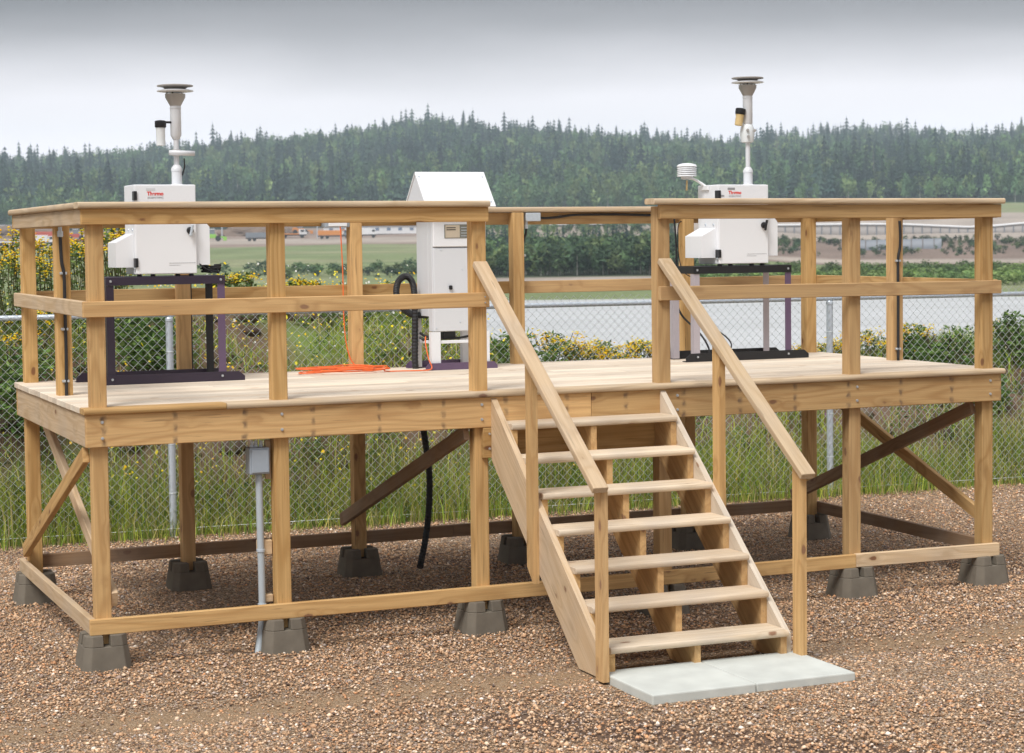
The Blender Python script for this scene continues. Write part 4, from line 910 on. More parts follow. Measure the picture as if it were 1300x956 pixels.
dots(len(x), x, y, terr(x, y)+RNG.uniform(.12, .48, len(x)), RNG.uniform(.006, .014, len(x)), YP[RNG.choice(3, len(x))], 'yellow_blossoms', 'scattered small yellow wildflowers in the grass left of the cabinet')
n = 260; x = RNG.uniform(1.4, 4.8, n); s = RNG.uniform(1.5, 4.6, n); y = fenceY(x)+s
dots(n, x, y, terr(x, y)+RNG.uniform(.2, .55, n), RNG.uniform(.007, .013, n), np.tile([[.75, .75, .70]], (n, 1)), 'white_blossoms', 'scattered small white daisies at the top of the bank')
n = 1300; x = RNG.uniform(-4, 15, n); s = RNG.uniform(-.1, 2.0, n); y = fenceY(x)+s
dots(n, x, y, np.maximum(terr(x, y), 0)+RNG.uniform(.1, .42, n), RNG.uniform(.005, .010, n), np.array([[.55, .50, .03], [.6, .42, .03], [.30, .16, .30], [.6, .55, .4]])[RNG.choice(4, n, p=[.45, .3, .1, .15])], 'tiny_blossoms', 'tiny yellow and mauve blossoms in the grass at the fence foot')

# individual flowering weeds: three prototypes, copied
def flower_plant(H, R, nst, seed, fl=(1, 1, 0), bushy=1.0):
    rng = np.random.default_rng(seed)
    P = bpy.data.objects.new('flowering_weed', None); COL.objects.link(P)
    bm = bmesh.new(); tips = []
    for k in range(nst):
        a = rng.uniform(0, 6.28); rr = R*math.sqrt(rng.random()); h = H*rng.uniform(.72, 1.0); tx, ty = math.cos(a)*rr, math.sin(a)*rr
        pt = [(tx*.15, ty*.15, -.03), (tx*.5, ty*.5, h*.5), (tx, ty, h)]; tube_bm(bm, spline(pt, 3), .004, 3); tips.append((tx, ty, h))
    me = bpy.data.meshes.new('stem'); bm.to_mesh(me); bm.free(); me.color_attributes.new('tint', 'FLOAT_COLOR', 'POINT').data.foreach_set('color', np.tile([.13, .12, .05, 1.], len(me.vertices)).astype(np.float32))
    me.materials.append(MAT['leaf']); o = bpy.data.objects.new('stem', me); COL.objects.link(o); o.parent = P
    V, F, c = leafy(1, np.array([0.]), np.array([0.]), np.array([0.]), np.array([H*.93]), np.array([R*.8]), int(330*bushy), .05, LP, rng)
    npmesh('foliage', V, F, 4, 'leaf', P, color=c)
    if fl[0]:
        vs, fsx, cs = [], [], []; n0 = 0
        for tx, ty, h in tips:
            for j in range(rng.integers(10, 20)):
                c0 = np.array([tx + rng.normal(0, .035), ty + rng.normal(0, .035), h + rng.normal(0, .02) - .3*abs(rng.normal(0, .05))]); r = rng.uniform(.009, .018); k = 6; a = np.arange(k)*2*np.pi/k
                ring = np.stack([np.cos(a)*r, np.sin(a)*r, 0*a], -1) + c0; top = c0 + [0, 0, r*.55]; bot = c0 - [0, 0, r*.35]
                vs.append(np.vstack([ring, top, bot])); 
                fsx += [[n0+i, n0+(i+1) % k, n0+k] for i in range(k)] + [[n0+(i+1) % k, n0+i, n0+k+1] for i in range(k)]; n0 += k+2
                cs.append(np.tile(YP[rng.integers(3)]*rng.uniform(.8, 1.15), (k+2, 1)))
        f = npmesh('flower_heads', np.vstack(vs), np.array(fsx), 3, 'leaf', P, color=np.vstack(cs)); f['kind'] = 'stuff'
    return P
protos = [flower_plant(.85, .22, 13, 1), flower_plant(.60, .26, 12, 2), flower_plant(.42, .17, 8, 3)]
usedp = set(); WEEDS = {}
def put_weed(k, px, s, zoff=0, scale=1, label='', group=''):
    # ray of that column meets the line s metres behind the fence
    t = (px - 650)/FPX; v = BF/np.hypot(*BF) + BR/np.hypot(*BR)*t
    # solve CY + v1*q = fenceY(CX+v0*q)+s
    qd = (4.78 + .0543*1.59 + s - CXY[1] - .0543*CXY[0]) / (v[1] + .0543*v[0]); x_ = CXY[0]+v[0]*qd; y_ = CXY[1]+v[1]*qd
    if k in usedp: o = copy_tree(protos[k])
    else: o = protos[k]; usedp.add(k)
    o.location = (x_, y_, float(terr(x_, y_)) - .02 + zoff); o.rotation_euler.z = random.uniform(0, 6.28); o.scale = (scale,)*3
    o['label'] = label; o['category'] = 'plant'; o['group'] = group; WEEDS.setdefault(group, []).append((px, o)); return o
gl = 'tall weed with dense yellow flower heads on the bank behind the left end of the deck'
for px, s, k, sc_ in [(-12, 2.6, 0, 1.0), (12, 2.3, 0, .92), (28, 2.9, 0, 1.05), (52, 2.7, 0, .85), (66, 3.2, 0, .9), (98, 2.6, 0, 1.0), (106, 3.1, 0, .95), (128, 2.8, 0, 1.18), (142, 3.2, 0, 1.22), (150, 2.5, 0, 1.0), (40, 1.7, 1, 1), (8, 1.6, 1, .95), (118, 1.8, 1, 1)]:
    put_weed(k, px, s, 0, sc_, gl, 'yellow flowering weeds at the left')
gl = 'low yellow flowering weed on the bank top between the left monitor and the white cabinet'
for px in range(262, 540, 23): put_weed(2, px + random.uniform(-7, 7), random.uniform(2.3, 3.6), 0, random.uniform(.7, 1.05), gl, 'low yellow weeds in the middle left')
gl = 'yellow flowering weed against the river between the cabinet and the right stair rail'
for px, s, sc_ in [(655, 2.2, .62), (703, 2.5, .98), (714, 2.2, .92), (724, 2.4, .80), (738, 2.6, .80), (752, 2.3, .82), (764, 2.5, .84), (776, 2.3, .86), (790, 2.2, .74), (808, 2.6, .86), (820, 2.4, .84), (842, 2.3, .7)]:
    put_weed(1, px, s, 0, sc_, gl, 'yellow weeds against the river, centre')
gl = 'yellow flowering weed on the bank seen between the right stand and the right deck corner'
for px, s, sc_ in [(880, 2.4, .62), (905, 2.5, .56), (925, 2.2, .6), (946, 2.6, .6), (984, 2.5, .62), (1003, 2.3, .66), (1024, 2.6, .72), (1046, 2.4, .74), (1062, 2.5, .76), (1078, 2.3, .84), (1098, 2.5, .86), (1118, 2.3, .8), (1160, 2.5, .95), (1264, 2.6, .7)]:
    put_weed(1, px, s, 0, sc_, gl, 'yellow weeds at the right')
for g_, lst in WEEDS.items():
    lst.sort(key=lambda q: q[0])
    for k, (px, o) in enumerate(lst): o['label'] = {'yellow flowering weeds at the left': 'tall yellow-headed weed left of the left monitor, %s from the left', 'low yellow weeds in the middle left': 'low yellow weed between left monitor and cabinet, %s from the left', 'yellow weeds against the river, centre': 'yellow weed against the river in the stair opening, %s from the left', 'yellow weeds at the right': 'yellow weed on the bank right of the stair opening, %s from the left'}[g_] % ordinal(k+1)
# green shrubs
def shrub(px, s, H, R, label, seed):
    rng = np.random.default_rng(seed)
    t = (px - 650)/FPX; v = BF/np.hypot(*BF) + BR/np.hypot(*BR)*t
    qd = (4.78 + .0543*1.59 + s - CXY[1] - .0543*CXY[0]) / (v[1] + .0543*v[0]); x_ = CXY[0]+v[0]*qd; y_ = CXY[1]+v[1]*qd
    P = thing('green_shrub', (x_, y_, float(terr(x_, y_))-.03), label, 'shrub')
    nc = 11; ca = rng.uniform(0, 6.283, nc); cr_ = R*np.sqrt(rng.random(nc))*.95
    V, F, c = leafy(nc, np.cos(ca)*cr_, np.sin(ca)*cr_, np.zeros(nc)+.02, H*rng.uniform(.5, 1.08, nc), R*rng.uniform(.25, .5, nc), int(4200*R/nc*1.4), .06, LP*np.array([1.0, 1.12, .95]), rng)
    npmesh('foliage', V, F, 4, 'leaf', P, color=c)
    bm = bmesh.new()
    for k in range(12): a = rng.uniform(0, 6.28); r = R*rng.uniform(.3, .9); tube_bm(bm, spline([(0, 0, -.05), (math.cos(a)*r*.5, math.sin(a)*r*.5, H*.45), (math.cos(a)*r, math.sin(a)*r, H*rng.uniform(.7, .95))], 3), .006, 4)
    me = bpy.data.meshes.new('stem'); bm.to_mesh(me); bm.free(); me.color_attributes.new('tint', 'FLOAT_COLOR', 'POINT').data.foreach_set('color', np.tile([.10, .08, .05, 1.], len(me.vertices)).astype(np.float32)); me.materials.append(MAT['leaf'])
    o = bpy.data.objects.new('stem', me); COL.objects.link(o); o.parent = P
shrub(1196, 2.0, .62, .36, 'rounded green shrub on the bank just left of the front right corner post', 11)
shrub(1296, 1.9, .55, .34, 'green shrub above brown soil at the far right edge', 12)
shrub(1244, 1.4, .36, .26, 'low green shrub behind the front right corner post near the fence', 13)
shrub(1166, 2.6, .45, .3, 'small pale green shrub left of the rounded one on the bank', 18)
shrub(198, 1.7, .58, .42, 'dark green leafy shrub behind the fence between the left stand legs', 14)
shrub(20, 1.0, .8, .40, 'dark green shrub behind the fence at the far left edge', 15)
shrub(648, 1.9, .55, .24, 'narrow green shrub behind the rear post left of the river view', 16)
shrub(690, 1.3, .55, .30, 'green shrub low behind the fence between cabinet and stairs', 17)
# dead stalk clumps / dirt clods on the bank
n = 500; x = RNG.uniform(-4, 15.5, n); s = RNG.uniform(.4, 3.6, n); y = fenceY(x)+s; keep = _h(x, y, .8, 7) < .25; x, y = x[keep], y[keep]; n = len(x)
bm = bmesh.new(); bmesh.ops.create_icosphere(bm, subdivisions=2, radius=1); bv = np.array([v.co[:] for v in bm.verts]); bf = np.array([[v.index for v in f.verts] for f in bm.faces]); bm.free(); k = len(bv)
V = bv[None]*(1+RNG.uniform(-.25, .25, (n, k, 1)))*RNG.uniform(.025, .11, (n, 1, 1))*np.array([1.3, 1, .7]) + np.stack([x, y, terr(x, y)], -1)[:, None]
cl = np.array([[.07, .045, .032], [.10, .068, .048], [.15, .11, .08]])[RNG.choice(3, n)]
o = npmesh('dirt_clods', V.reshape(-1, 3), (bf[None] + (np.arange(n)*k)[:, None, None]).reshape(-1, 3), 3, 'pebble', color=np.repeat(cl, k, 0)); tag(o, 'dark brown clods of earth on the bare parts of the bank', 'soil', kind='stuff')

# ------------------------------------------------------------------ far trees
SP = np.array([[.026, .052, .042], [.040, .070, .050], [.016, .036, .032]])
AP = np.array([[.13, .22, .09], [.095, .17, .08], [.19, .26, .10], [.065, .12, .06]])
def spruce_np(rng, layers=8, k=8):
    """unit-height spruce: whorls of drooping pointed branches round a thin trunk"""
    V, F = [], []; n0 = 0
    for i in range(layers):
        t = i/layers; zc_ = .12 + .86*t; R = (.17*(1-t)**.85 + .012)*rng.uniform(.75, 1.2); 
        for j in range(k):
            a = 2*np.pi*(j + rng.uniform(-.3, .3))/k + i; R2_ = R*rng.uniform(.65, 1.25); da = 2*np.pi/k*.62
            V += [[0, 0, zc_ + .13*(1-t*.5)], [math.cos(a-da)*R2_*.6, math.sin(a-da)*R2_*.6, zc_-.005], [math.cos(a)*R2_, math.sin(a)*R2_, zc_ - .03], [math.cos(a+da)*R2_*.6, math.sin(a+da)*R2_*.6, zc_-.005]]
            F += [[n0, n0+1, n0+2], [n0, n0+2, n0+3]]; n0 += 4
    V += [[-.006, 0, .9], [.006, 0, .9], [0, 0, 1.03]]; F += [[n0, n0+1, n0+2]]
    return np.array(V), np.array(F)
def aspen_np(rng, nl=90):
    d = rng.normal(0, 1, (nl, 3)); d /= np.linalg.norm(d, axis=1)[:, None]; r = rng.random(nl)**.4
    P = d*r[:, None]*np.array([.20, .20, .34]); P[:, 2] += .62
    lob = rng.normal(0, .05, (6, 3)); P += lob[rng.integers(0, 6, nl)]
    e = rng.normal(0, 1, (nl, 3, 3))*.055
    V = (P[:, None] + e).reshape(-1, 3); F = np.arange(nl*3).reshape(-1, 3)
    tr = np.array([[-.014, 0, 0], [.014, 0, 0], [0, .01, .8]]); V = np.vstack([V, tr]); F = np.vstack([F, [[nl*3, nl*3+1, nl*3+2]]])
    return V, F
def scatter(name, x, y, h, kind, label, wide=1.0, pal=None, cat='trees'):
    Vs, Fs, Cs = [], [], []; n0 = 0; z = terr(x, y) - .3
    prot = [(spruce_np if kind[0] == 's' else aspen_np)(np.random.default_rng(50+q_)) for q_ in range(5)]
    pal = pal if pal is not None else (SP if kind[0] == 's' else AP)
    pi = RNG.integers(0, 5, len(x))
    for q_ in range(5):
        mk = pi == q_; n = mk.sum()
        if not n: continue
        V, F = prot[q_]; a = RNG.uniform(0, 6.28, n); c, s = np.cos(a), np.sin(a); hh = h[mk]; ww = hh*wide*RNG.uniform(.75, 1.25, n)
        vx = (V[None, :, 0]*c[:, None] - V[None, :, 1]*s[:, None])*ww[:, None] + x[mk][:, None]; vy = (V[None, :, 0]*s[:, None] + V[None, :, 1]*c[:, None])*ww[:, None] + y[mk][:, None]; vz = V[None, :, 2]*hh[:, None] + z[mk][:, None]
        Vs.append(np.stack([vx, vy, vz], -1).reshape(-1, 3)); Fs.append((F[None] + n0 + (np.arange(n)*len(V))[:, None, None]).reshape(-1, 3)); n0 += n*len(V)
        Cs.append(np.repeat(pal[RNG.choice(len(pal), n)]*RNG.uniform(.6, 1.4, (n, 1))*(1 + .35*_h(x[mk], y[mk], 30, 44))[:, None], len(V), 0) * RNG.uniform(.8, 1.2, (n*len(V), 1)))
        if kind[0] == 'a':
            cc = Cs[-1].reshape(n, len(V), 3); cc[:, -3:] = np.where(RNG.random((n, 1, 1)) < .35, np.array([.42, .40, .36]), np.array([.12, .10, .08]))
    o = npmesh(name, np.concatenate(Vs), np.concatenate(Fs), 3, 'far_leaf', color=np.concatenate(Cs)); tag(o, label, cat, kind='stuff'); return o
def polar_pts(n, d0, d1, px0, px1):
    d = np.sqrt(RNG.uniform(d0*d0, d1*d1, n)); px = RNG.uniform(px0, px1, n); t = (px-650)/FPX
    v = (BF/np.hypot(*BF))[None] + (BR/np.hypot(*BR))[None]*t[:, None]; v /= np.linalg.norm(v, axis=1)[:, None]; return CXY[0]+v[:, 0]*d, CXY[1]+v[:, 1]*d, d, px
x, y, d, px = polar_pts(11500, 752, 1560, -260, 1560)
con = (_h(x, y, 60, 41) + .8*_h(x, y, 24, 42) + RNG.normal(0, .40, len(x))) > .22
scatter('spruce_forest', x[con], y[con], (8 + RNG.gamma(3.0, 2.1, con.sum())).clip(8, 24), 's', 'dark spruce forest covering the far hillside', 1.15)
dc = ~con
scatter('aspen_forest', x[dc], y[dc], RNG.uniform(8, 15, dc.sum())*(1 + .18*_h(x[dc], y[dc], 14, 43)), 'a', 'lighter leafy trees mixed into the far hillside forest', .74)
x, y, d, px = polar_pts(900, 738, 800, -260, 1560); scatter('forest_edge', x, y, RNG.uniform(6, 12, len(x)), 'a', 'leafy trees along the lower edge of the far forest', .75)
# dense river bank wood in the middle, scrub at right and left
x, y, d, px = polar_pts(1700, 252, 338, 596, 880); h = RNG.uniform(1.7, 4.4, len(x)) * np.interp(d, [250, 340], [1.15, .7]) * (1 + .30*_h(px, d, 16, 51) + .2*_h(px, d, 6, 52)); scatter('river_bank_wood', x, y, h, 'a', 'dense dark wood on the steep far river bank in the middle', 1.1, AP*.78)
x, y, d, px = polar_pts(130, 265, 335, 596, 860); scatter('river_bank_spruces', x, y, RNG.uniform(3, 5.2, len(x)), 's', 'dark spruces mixed into the far river bank wood', 1.2)
x, y, d, px = polar_pts(1500, 350, 402, 850, 1560); k_ = (_h(px, d, 26, 8) + RNG.normal(0, .3, len(x))) > -.1; x, y, d = x[k_], y[k_], d[k_]; scatter('bank_scrub', x, y, RNG.uniform(.7, 1.8, len(x)), 'a', 'dark scrub on the far slope below the road at right', 1.6, AP*.6)
x, y, d, px = polar_pts(900, 196, 285, 860, 1560); scatter('shore_bushes', x, y, RNG.uniform(.8, 1.9, len(x)), 'a', 'bright green bushes along the far shore at right', 2.2, np.array([[.13, .20, .05], [.10, .17, .05], [.16, .22, .07]]), 'bushes')
x, y, d, px = polar_pts(170, 258, 300, 250, 600); k_ = RNG.random(170) < np.clip(.35 + (px-250)/450 + .4*_h(px, d, 30, 3), 0, 1); scatter('field_edge_bushes', x[k_], y[k_], RNG.uniform(.7, 2.2, k_.sum()), 'a', 'dark bushes along the near edge of the far green field', 2.2, AP*.6, 'bushes')
x, y, d, px = polar_pts(420, 405, 560, 600, 860); scatter('terrace_trees', x, y, RNG.uniform(1, 3.2, len(x)), 'a', 'sparse trees on the far dirt terrace in the middle', 1.0, AP*.9)
# individual conifers standing out on the ridge: parts shared between copies
def ridge_proto(seed, snag=False):
    rng = np.random.default_rng(seed)
    P = bpy.data.objects.new('bare_tree' if snag else 'spruce_tree', None); COL.objects.link(P)
    bm = bmesh.new(); bmesh.ops.create_cone(bm, segments=5, radius1=.016, radius2=.004, depth=.98, matrix=Matrix.Translation((0, 0, .48)))
    if snag:
        for k in range(14):
            z = rng.uniform(.35, .92); a = rng.uniform(0, 6.28); l = .16*(1.1-z); tube_bm(bm, [(0, 0, z), (math.cos(a)*l, math.sin(a)*l, z+l*.8)], .004, 3)
    me = bpy.data.meshes.new('trunk'); bm.to_mesh(me); bm.free(); me.color_attributes.new('tint', 'FLOAT_COLOR', 'POINT').data.foreach_set('color', np.tile([.22, .20, .18, 1.] if snag else [.09, .07, .055, 1.], len(me.vertices)).astype(np.float32)); me.materials.append(MAT['far_leaf'])
    o = bpy.data.objects.new('trunk', me); COL.objects.link(o); o.parent = P
    if not snag:
        V, F = spruce_np(rng, 12, 9); npmesh('crown', V, F, 3, 'far_leaf', P, color=np.tile([[.030, .046, .034]], (len(V), 1))*rng.uniform(.8, 1.2, (len(V), 1)))
    return P
rp_ = [ridge_proto(70+i) for i in range(4)] + [ridge_proto(90, True)]; used = set()
ridge = [(8, 24), (45, 18), (72, 22), (102, 20), (130, 17), (168, 24), (176, 22), (298, 27), (306, 22), (345, 18), (385, 20), (418, 20), (428, 16), (456, 22), (462, 20), (486, 18), (508, 18), (524, 21), (548, 20), (575, 17), (592, 29), (602, 17), (649, 22), (674, 27), (698, 20), (722, 23), (734, 21), (762, 18), (785, 27), (810, 22), (820, 25), (843, 17), (986, 20), (1001, 20), (1044, 24), (1053, 24), (1062, 18), (1106, 19), (1131, 26), (1146, 22), (1176, 24), (1188, 18), (1199, 22), (1225, 18), (1235, 27), (1259, 18), (1268, 22), (1284, 18), (1297, 26)]
for i, (px, hp_) in enumerate(ridge):
    k = i % 4; d = 1470 + random.uniform(-15, 15)
    if k in used: o = copy_tree(rp_[k])
    else: o = rp_[k]; used.add(k)
    x_, y_, z_ = at(px, d); h = hp_*d/FPX*1.18 + 4; o.location = (x_, y_, z_ - 1); o.scale = (h*1.05, h*1.05, h); o.rotation_euler.z = random.uniform(0, 6)
    tag(o, 'dark spruce standing out on the ridge line, %s from the left' % ordinal(i+1), 'tree', 'spruces standing out on the ridge line')
n = 0
for px, hp_, d in [(130, 34, 1400), (884, 30, 1400), (903, 28, 1430), (1030, 26, 1300), (988, 46, 1150), (1012, 22, 1120), (1110, 44, 830), (696, 20, 1400), (150, 28, 1420), (1212, 24, 1000)]:
    o = rp_[4] if n == 0 else copy_tree(rp_[4]); n += 1
    x_, y_, z_ = at(px, d); h = hp_*d/FPX + 4; o.location = (x_, y_, z_ - .5); o.scale = (h*.9, h*.9, h); o.rotation_euler.z = n*1.3
    tag(o, 'pale dead tree in the far forest, %s from the left' % ordinal(1 + sorted([130, 884, 903, 1030, 988, 1012, 1110, 696, 150, 1212]).index(px)), 'tree', 'dead trees in the far forest')

# ------------------------------------------------------------------ far works: building, trucks, wall
for nm, col in (('far_white', (.75, .76, .77)), ('far_orange', (.65, .25, .05)), ('far_green', (.28, .60, .08)), ('far_red', (.55, .09, .05)), ('far_grey', (.20, .22, .25)), ('far_blue', (.15, .2, .3)), ('far_timber', (.26, .23, .21))): MAT[nm] = simple(nm, col, .5, 0, .06, 1)
def place(P, px, d, yaw=0):
    x_, y_, z_ = at(px, d); P.location = (x_, y_, z_ + .05); P.rotation_euler.z = -math.atan2(x_-CXY[0], y_-CXY[1]) + yaw; return P
def part(nm, boxes, mat, P, bev=.06):
    bm = bmesh.new()
    for b_ in boxes: bxbm(bm, *b_)
    bmesh.ops.bevel(bm, geom=list(bm.edges), offset=bev, segments=1, affect='EDGES', clamp_overlap=True) if bev else None
    me = bpy.data.meshes.new(nm); bm.to_mesh(me); bm.free(); me.materials.append(MAT[mat]); o = bpy.data.objects.new(nm, me); COL.objects.link(o); o.parent = P; return o
def wheels(P, xs, r, w2):
    for x_ in xs:
        for sy in (-1, 1):
            bm = bmesh.new(); bmesh.ops.create_cone(bm, cap_ends=True, segments=14, radius1=r, radius2=r, depth=.35, matrix=Matrix.Translation((x_, sy*w2, r)) @ Matrix.Rotation(math.pi/2, 4, 'X'))
            me = bpy.data.meshes.new('wheel'); bm.to_mesh(me); bm.free(); me.materials.append(MAT['black']); o = bpy.data.objects.new('wheel', me); COL.objects.link(o); o.parent = P
def truck(name, label, cat, cab, bed, px, d, L_=8, yaw=0, kind='dump'):
    P = thing(name, (0, 0, 0), label, cat)
    part('chassis', [(-L_/2, L_/2, -.9, .9, .7, 1.0)], 'black', P, .03)
    part('cab', [(L_*.26, L_*.46, -1.15, 1.15, 1.0, 2.6), (L_*.45, L_*.52, -1.1, 1.1, 1.0, 1.8)], cab, P)
    part('windscreen', [(L_*.455, L_*.468, -.95, .95, 1.85, 2.45), (L_*.30, L_*.42, -1.18, -1.14, 1.8, 2.4)], 'black', P, 0)
    if kind == 'dump': part('dump_body', [(-L_*.5, L_*.22, -1.2, 1.2, 1.05, 2.5), (L_*.18, L_*.3, -1.2, 1.2, 2.45, 2.75)], bed, P)
    elif kind == 'van': part('cargo_body', [(-L_*.5, L_*.25, -1.2, 1.2, 1.0, 2.9)], bed, P)
    else: part('load_bed', [(-L_*.5, L_*.25, -1.2, 1.2, 1.0, 1.35)], bed, P)
    wheels(P, [-L_*.38, -L_*.22, L_*.36], .5, 1.0); return place(P, px, d, yaw)
def loader(px, d, col, label):
    P = thing('wheel_loader', (0, 0, 0), label, 'loader')
    part('body', [(-3, .8, -1.1, 1.1, .9, 2.0), (-2.9, -1.4, -1, 1, 1.95, 2.3)], col, P); part('cab', [(-1.2, .4, -.8, .8, 2.0, 3.3)], 'far_grey', P); part('roof', [(-1.3, .5, -.9, .9, 3.3, 3.5)], 'far_white', P)
    part('lift_arm', [(.8, 2.9, -.9, -.6, 1.0, 1.4), (.8, 2.9, .6, .9, 1.0, 1.4)], col, P); part('bucket', [(2.7, 3.7, -1.4, 1.4, .2, 1.3)], col, P); wheels(P, [-2.1, 1.3], .8, 1.2); return place(P, px, d)
loader(273, 560, 'far_green', 'bright green wheel loader on the far dirt road right of the left monitor')
truck('dump_truck', 'dark grey dump truck on the far road left of the second front post', 'truck', 'far_grey', 'far_grey', 334, 570, 9)
truck('dump_truck', 'orange dump truck on the far road beside the hanging orange cord', 'truck', 'far_grey', 'far_orange', 427, 585, 10)
truck('service_truck', 'white service truck on the far road left of the cabinet', 'truck', 'far_white', 'far_white', 466, 590, 6.5, 0, 'van')
truck('flatbed_truck', 'white flatbed truck parked on the far road right of the second front post', 'truck', 'far_white', 'far_orange', 372, 605, 9, .1, 'flat')
truck('box_truck', 'white box truck on the far terrace between the rear post and the right rail', 'truck', 'far_white', 'far_white', 714, 480, 6.5, 0, 'van')
truck('pickup_truck', 'small white pickup on the far terrace right of the box truck', 'truck', 'far_white', 'far_white', 761, 470, 4.5, 0, 'flat')
truck('box_truck', 'white box truck at the far left between the corner posts', 'truck', 'far_white', 'far_white', 52, 540, 9, 0, 'van')
truck('dump_truck', 'red dump truck at the far left between the left posts', 'truck', 'far_red', 'far_red', 66, 620, 9, 0)
truck('pickup_truck', 'white pickup at the far left edge in front of the red machines', 'truck', 'far_white', 'far_white', 14, 535, 6, 0, 'flat')
loader(100, 610, 'far_red', 'red wheel loader beyond the yellow flowers at the far left')
truck('flatbed_truck', 'long white flatbed with red load behind the flowers at left', 'truck', 'far_white', 'far_red', 95, 545, 11, 0, 'flat')
loader(385, 640, 'far_orange', 'orange loader working on the dirt pile above the flatbed truck')
# excavated dirt mounds are part of the terrain
def mound(px, d, w, h, seed):
    bm = bmesh.new(); bmesh.ops.create_icosphere(bm, subdivisions=4, radius=1)
    for v in bm.verts:
        n_ = 1 + .25*noise.noise(v.co*2.1 + Vector((seed, 0, 0))) + .1*noise.noise(v.co*6); v.co *= n_
    me = bpy.data.meshes.new('dirt_mound'); bm.to_mesh(me); bm.free(); me.materials.append(MAT['mound']); o = bpy.data.objects.new('dirt_mound', me); COL.objects.link(o)
    x_, y_, z_ = at(px, d); o.location = (x_, y_, z_-.3); o.scale = (w/2, w/3, h); o.rotation_euler.z = -math.atan2(x_-CXY[0], y_-CXY[1]); return o
MAT['mound'] = simple('mound_earth', (.20, .145, .11), .95, 0, .3, 1.5, .5, .1)
tag(mound(325, 625, 22, 4.0, 1), 'brown heap of excavated earth behind the dark dump truck', 'earth heap')
tag(mound(355, 650, 16, 3.0, 2), 'lower brown earth heap right of the higher one', 'earth heap')
tag(mound(30, 640, 30, 4.2, 3), 'broad reddish earth heap at the far left between the deck posts', 'earth heap')
# long white building
Bd = thing('site_building', (0, 0, 0), 'long low white building with a row of windows beyond the field', 'building')
part('wall', [(-17, 17, -4, 4, 0, 2.7)], 'far_white', Bd, .02); part('roof', [(-17.4, 17.4, -4.5, 4.5, 2.7, 3.15)], 'far_grey', Bd, .05)
for k in range(9):
    f_ = part('window', [(-15.2+k*3.7, -14.0+k*3.7, -4.06, -4.0, 1.1, 2.0)], 'far_blue', Bd, 0)
place(Bd, 480, 640)
Bd = thing('site_trailer', (0, 0, 0), 'small white site trailer at the far left edge', 'trailer')
part('wall', [(-4, 4, -1.5, 1.5, .5, 3.2)], 'far_white', Bd, .02); part('roof', [(-4.1, 4.1, -1.6, 1.6, 3.2, 3.35)], 'far_grey', Bd, .02); part('window', [(-2.5, -1.3, -1.55, -1.5, 1.6, 2.5), (1.2, 2.4, -1.55, -1.5, 1.6, 2.5)], 'far_blue', Bd, 0); part('skirt', [(-3.9, 3.9, -1.4, 1.4, -.1, .5)], 'far_grey', Bd, .02)
place(Bd, 4, 690)
# silt fence / timber wall at right with pale capping
Wd = thing('retaining_wall', (0, 0, 0), 'long grey slatted retaining wall with a pale curved top beyond the river at right', 'wall')
pxs = np.linspace(905, 1420, 90); prev = None; wv, wf, cvs, cf = [], [], [], []
tops = np.interp(pxs, [905, 1010, 1090, 1150, 1230, 1262, 1300, 1420], [288, 286.5, 285.5, 286, 289.5, 288, 284.5, 283])
for i, (px, ty) in enumerate(zip(pxs, tops)):
    x_, y_, z_ = at(px, 545); yh = 311.4 - .0118*px; zt_ = 2.38 + 545*.97*(yh-ty)/FPX
    wv += [(x_, y_, z_-.3), (x_, y_, zt_), (x_, y_+.3, zt_), (x_, y_+.3, z_-.3)]; cvs += [(x_, y_-.25, zt_), (x_, y_-.25, zt_+.55), (x_, y_+.5, zt_+.55), (x_, y_+.5, zt_)]
    if i:
        a = 4*(i-1); b_ = 4*i; wf += [[a, b_, b_+1, a+1], [a+1, b_+1, b_+2, a+2], [a+2, b_+2, b_+3, a+3]]; cf += [[a, b_, b_+1, a+1], [a+1, b_+1, b_+2, a+2], [a+2, b_+2, b_+3, a+3], [a+3, b_+3, b_, a]]
    if i % 2 == 0:
        part('wall_post', [(x_-.12, x_+.12, y_-.2, y_-.02, z_-.3, zt_-.05)], 'far_grey', Wd, 0)
npmesh('wall_face', np.array(wv), np.array(wf), 4, 'far_timber', Wd); npmesh('wall_cap', np.array(cvs), np.array(cf), 4, 'far_white', Wd)
Wd2 = thing('silt_fence', (0, 0, 0), 'dark low silt fence panel on the scrubby slope at far right', 'fence')
pxs = np.linspace(1085, 1196, 24); wv, wf = [], []
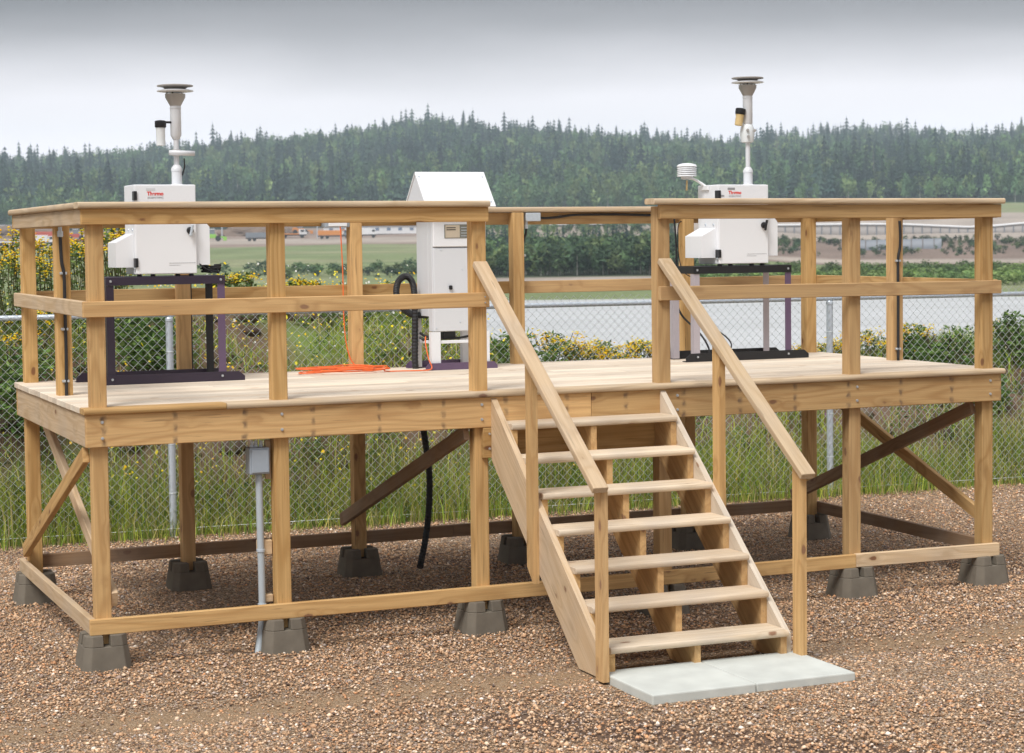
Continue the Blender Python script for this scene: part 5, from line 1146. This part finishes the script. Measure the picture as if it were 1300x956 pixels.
for i, px in enumerate(pxs):
    x_, y_, z_ = at(px, 372); wv += [(x_, y_, z_-.2), (x_, y_, z_+1.9), (x_, y_+.06, z_+1.9), (x_, y_+.06, z_-.2)]
    if i: a = 4*(i-1); b_ = 4*i; wf += [[a, b_, b_+1, a+1], [a+1, b_+1, b_+2, a+2], [a+2, b_+2, b_+3, a+3]]
    if i % 3 == 0: part('stake', [(x_-.05, x_+.05, y_-.12, y_-.02, z_-.3, z_+2.2)], 'far_timber', Wd2, 0)
npmesh('fabric', np.array(wv), np.array(wf), 4, 'far_grey', Wd2)
for px, d, h, lb in ((284, 600, 9, 'thin pale lamp pole above the green loader'), (405, 600, 9, 'thin pale lamp pole left of the hanging orange cord'), (741, 500, 4.5, 'bluish utility pole on the far terrace in the middle')):
    P = thing('utility_pole', (0, 0, 0), lb, 'pole'); bm = bmesh.new(); bmesh.ops.create_cone(bm, cap_ends=True, segments=8, radius1=.2, radius2=.12, depth=h, matrix=Matrix.Translation((0, 0, h/2))); me = bpy.data.meshes.new('shaft'); bm.to_mesh(me); bm.free(); me.materials.append(MAT['galv']); o = bpy.data.objects.new('shaft', me); COL.objects.link(o); o.parent = P
    part('arm', [(-.1, 1.4, -.06, .06, h-.25, h-.1)], 'far_grey', P, 0); place(P, px, d)

# ------------------------------------------------------------------ haze
m = bpy.data.materials.new('air'); m.use_nodes = True; t = m.node_tree; t.nodes.clear()
o_ = N(t, 'ShaderNodeOutputMaterial'); pv = N(t, 'ShaderNodeVolumePrincipled'); pv.inputs['Density'].default_value = .00036; pv.inputs['Color'].default_value = (.75, .90, 1, 1); pv.inputs['Anisotropy'].default_value = 0
L(t, pv.outputs[0], o_.inputs['Volume'])
bm = bmesh.new(); bmesh.ops.create_cube(bm, size=1, matrix=Matrix.Translation((0, 0, 60)) @ Matrix.Diagonal((5200, 5200, 190, 1)))
me = bpy.data.meshes.new('haze'); bm.to_mesh(me); bm.free(); me.materials.append(m)
hz_ = bpy.data.objects.new('haze', me); COL.objects.link(hz_); hz_['kind'] = 'stuff'; hz_.display_type = 'WIRE'
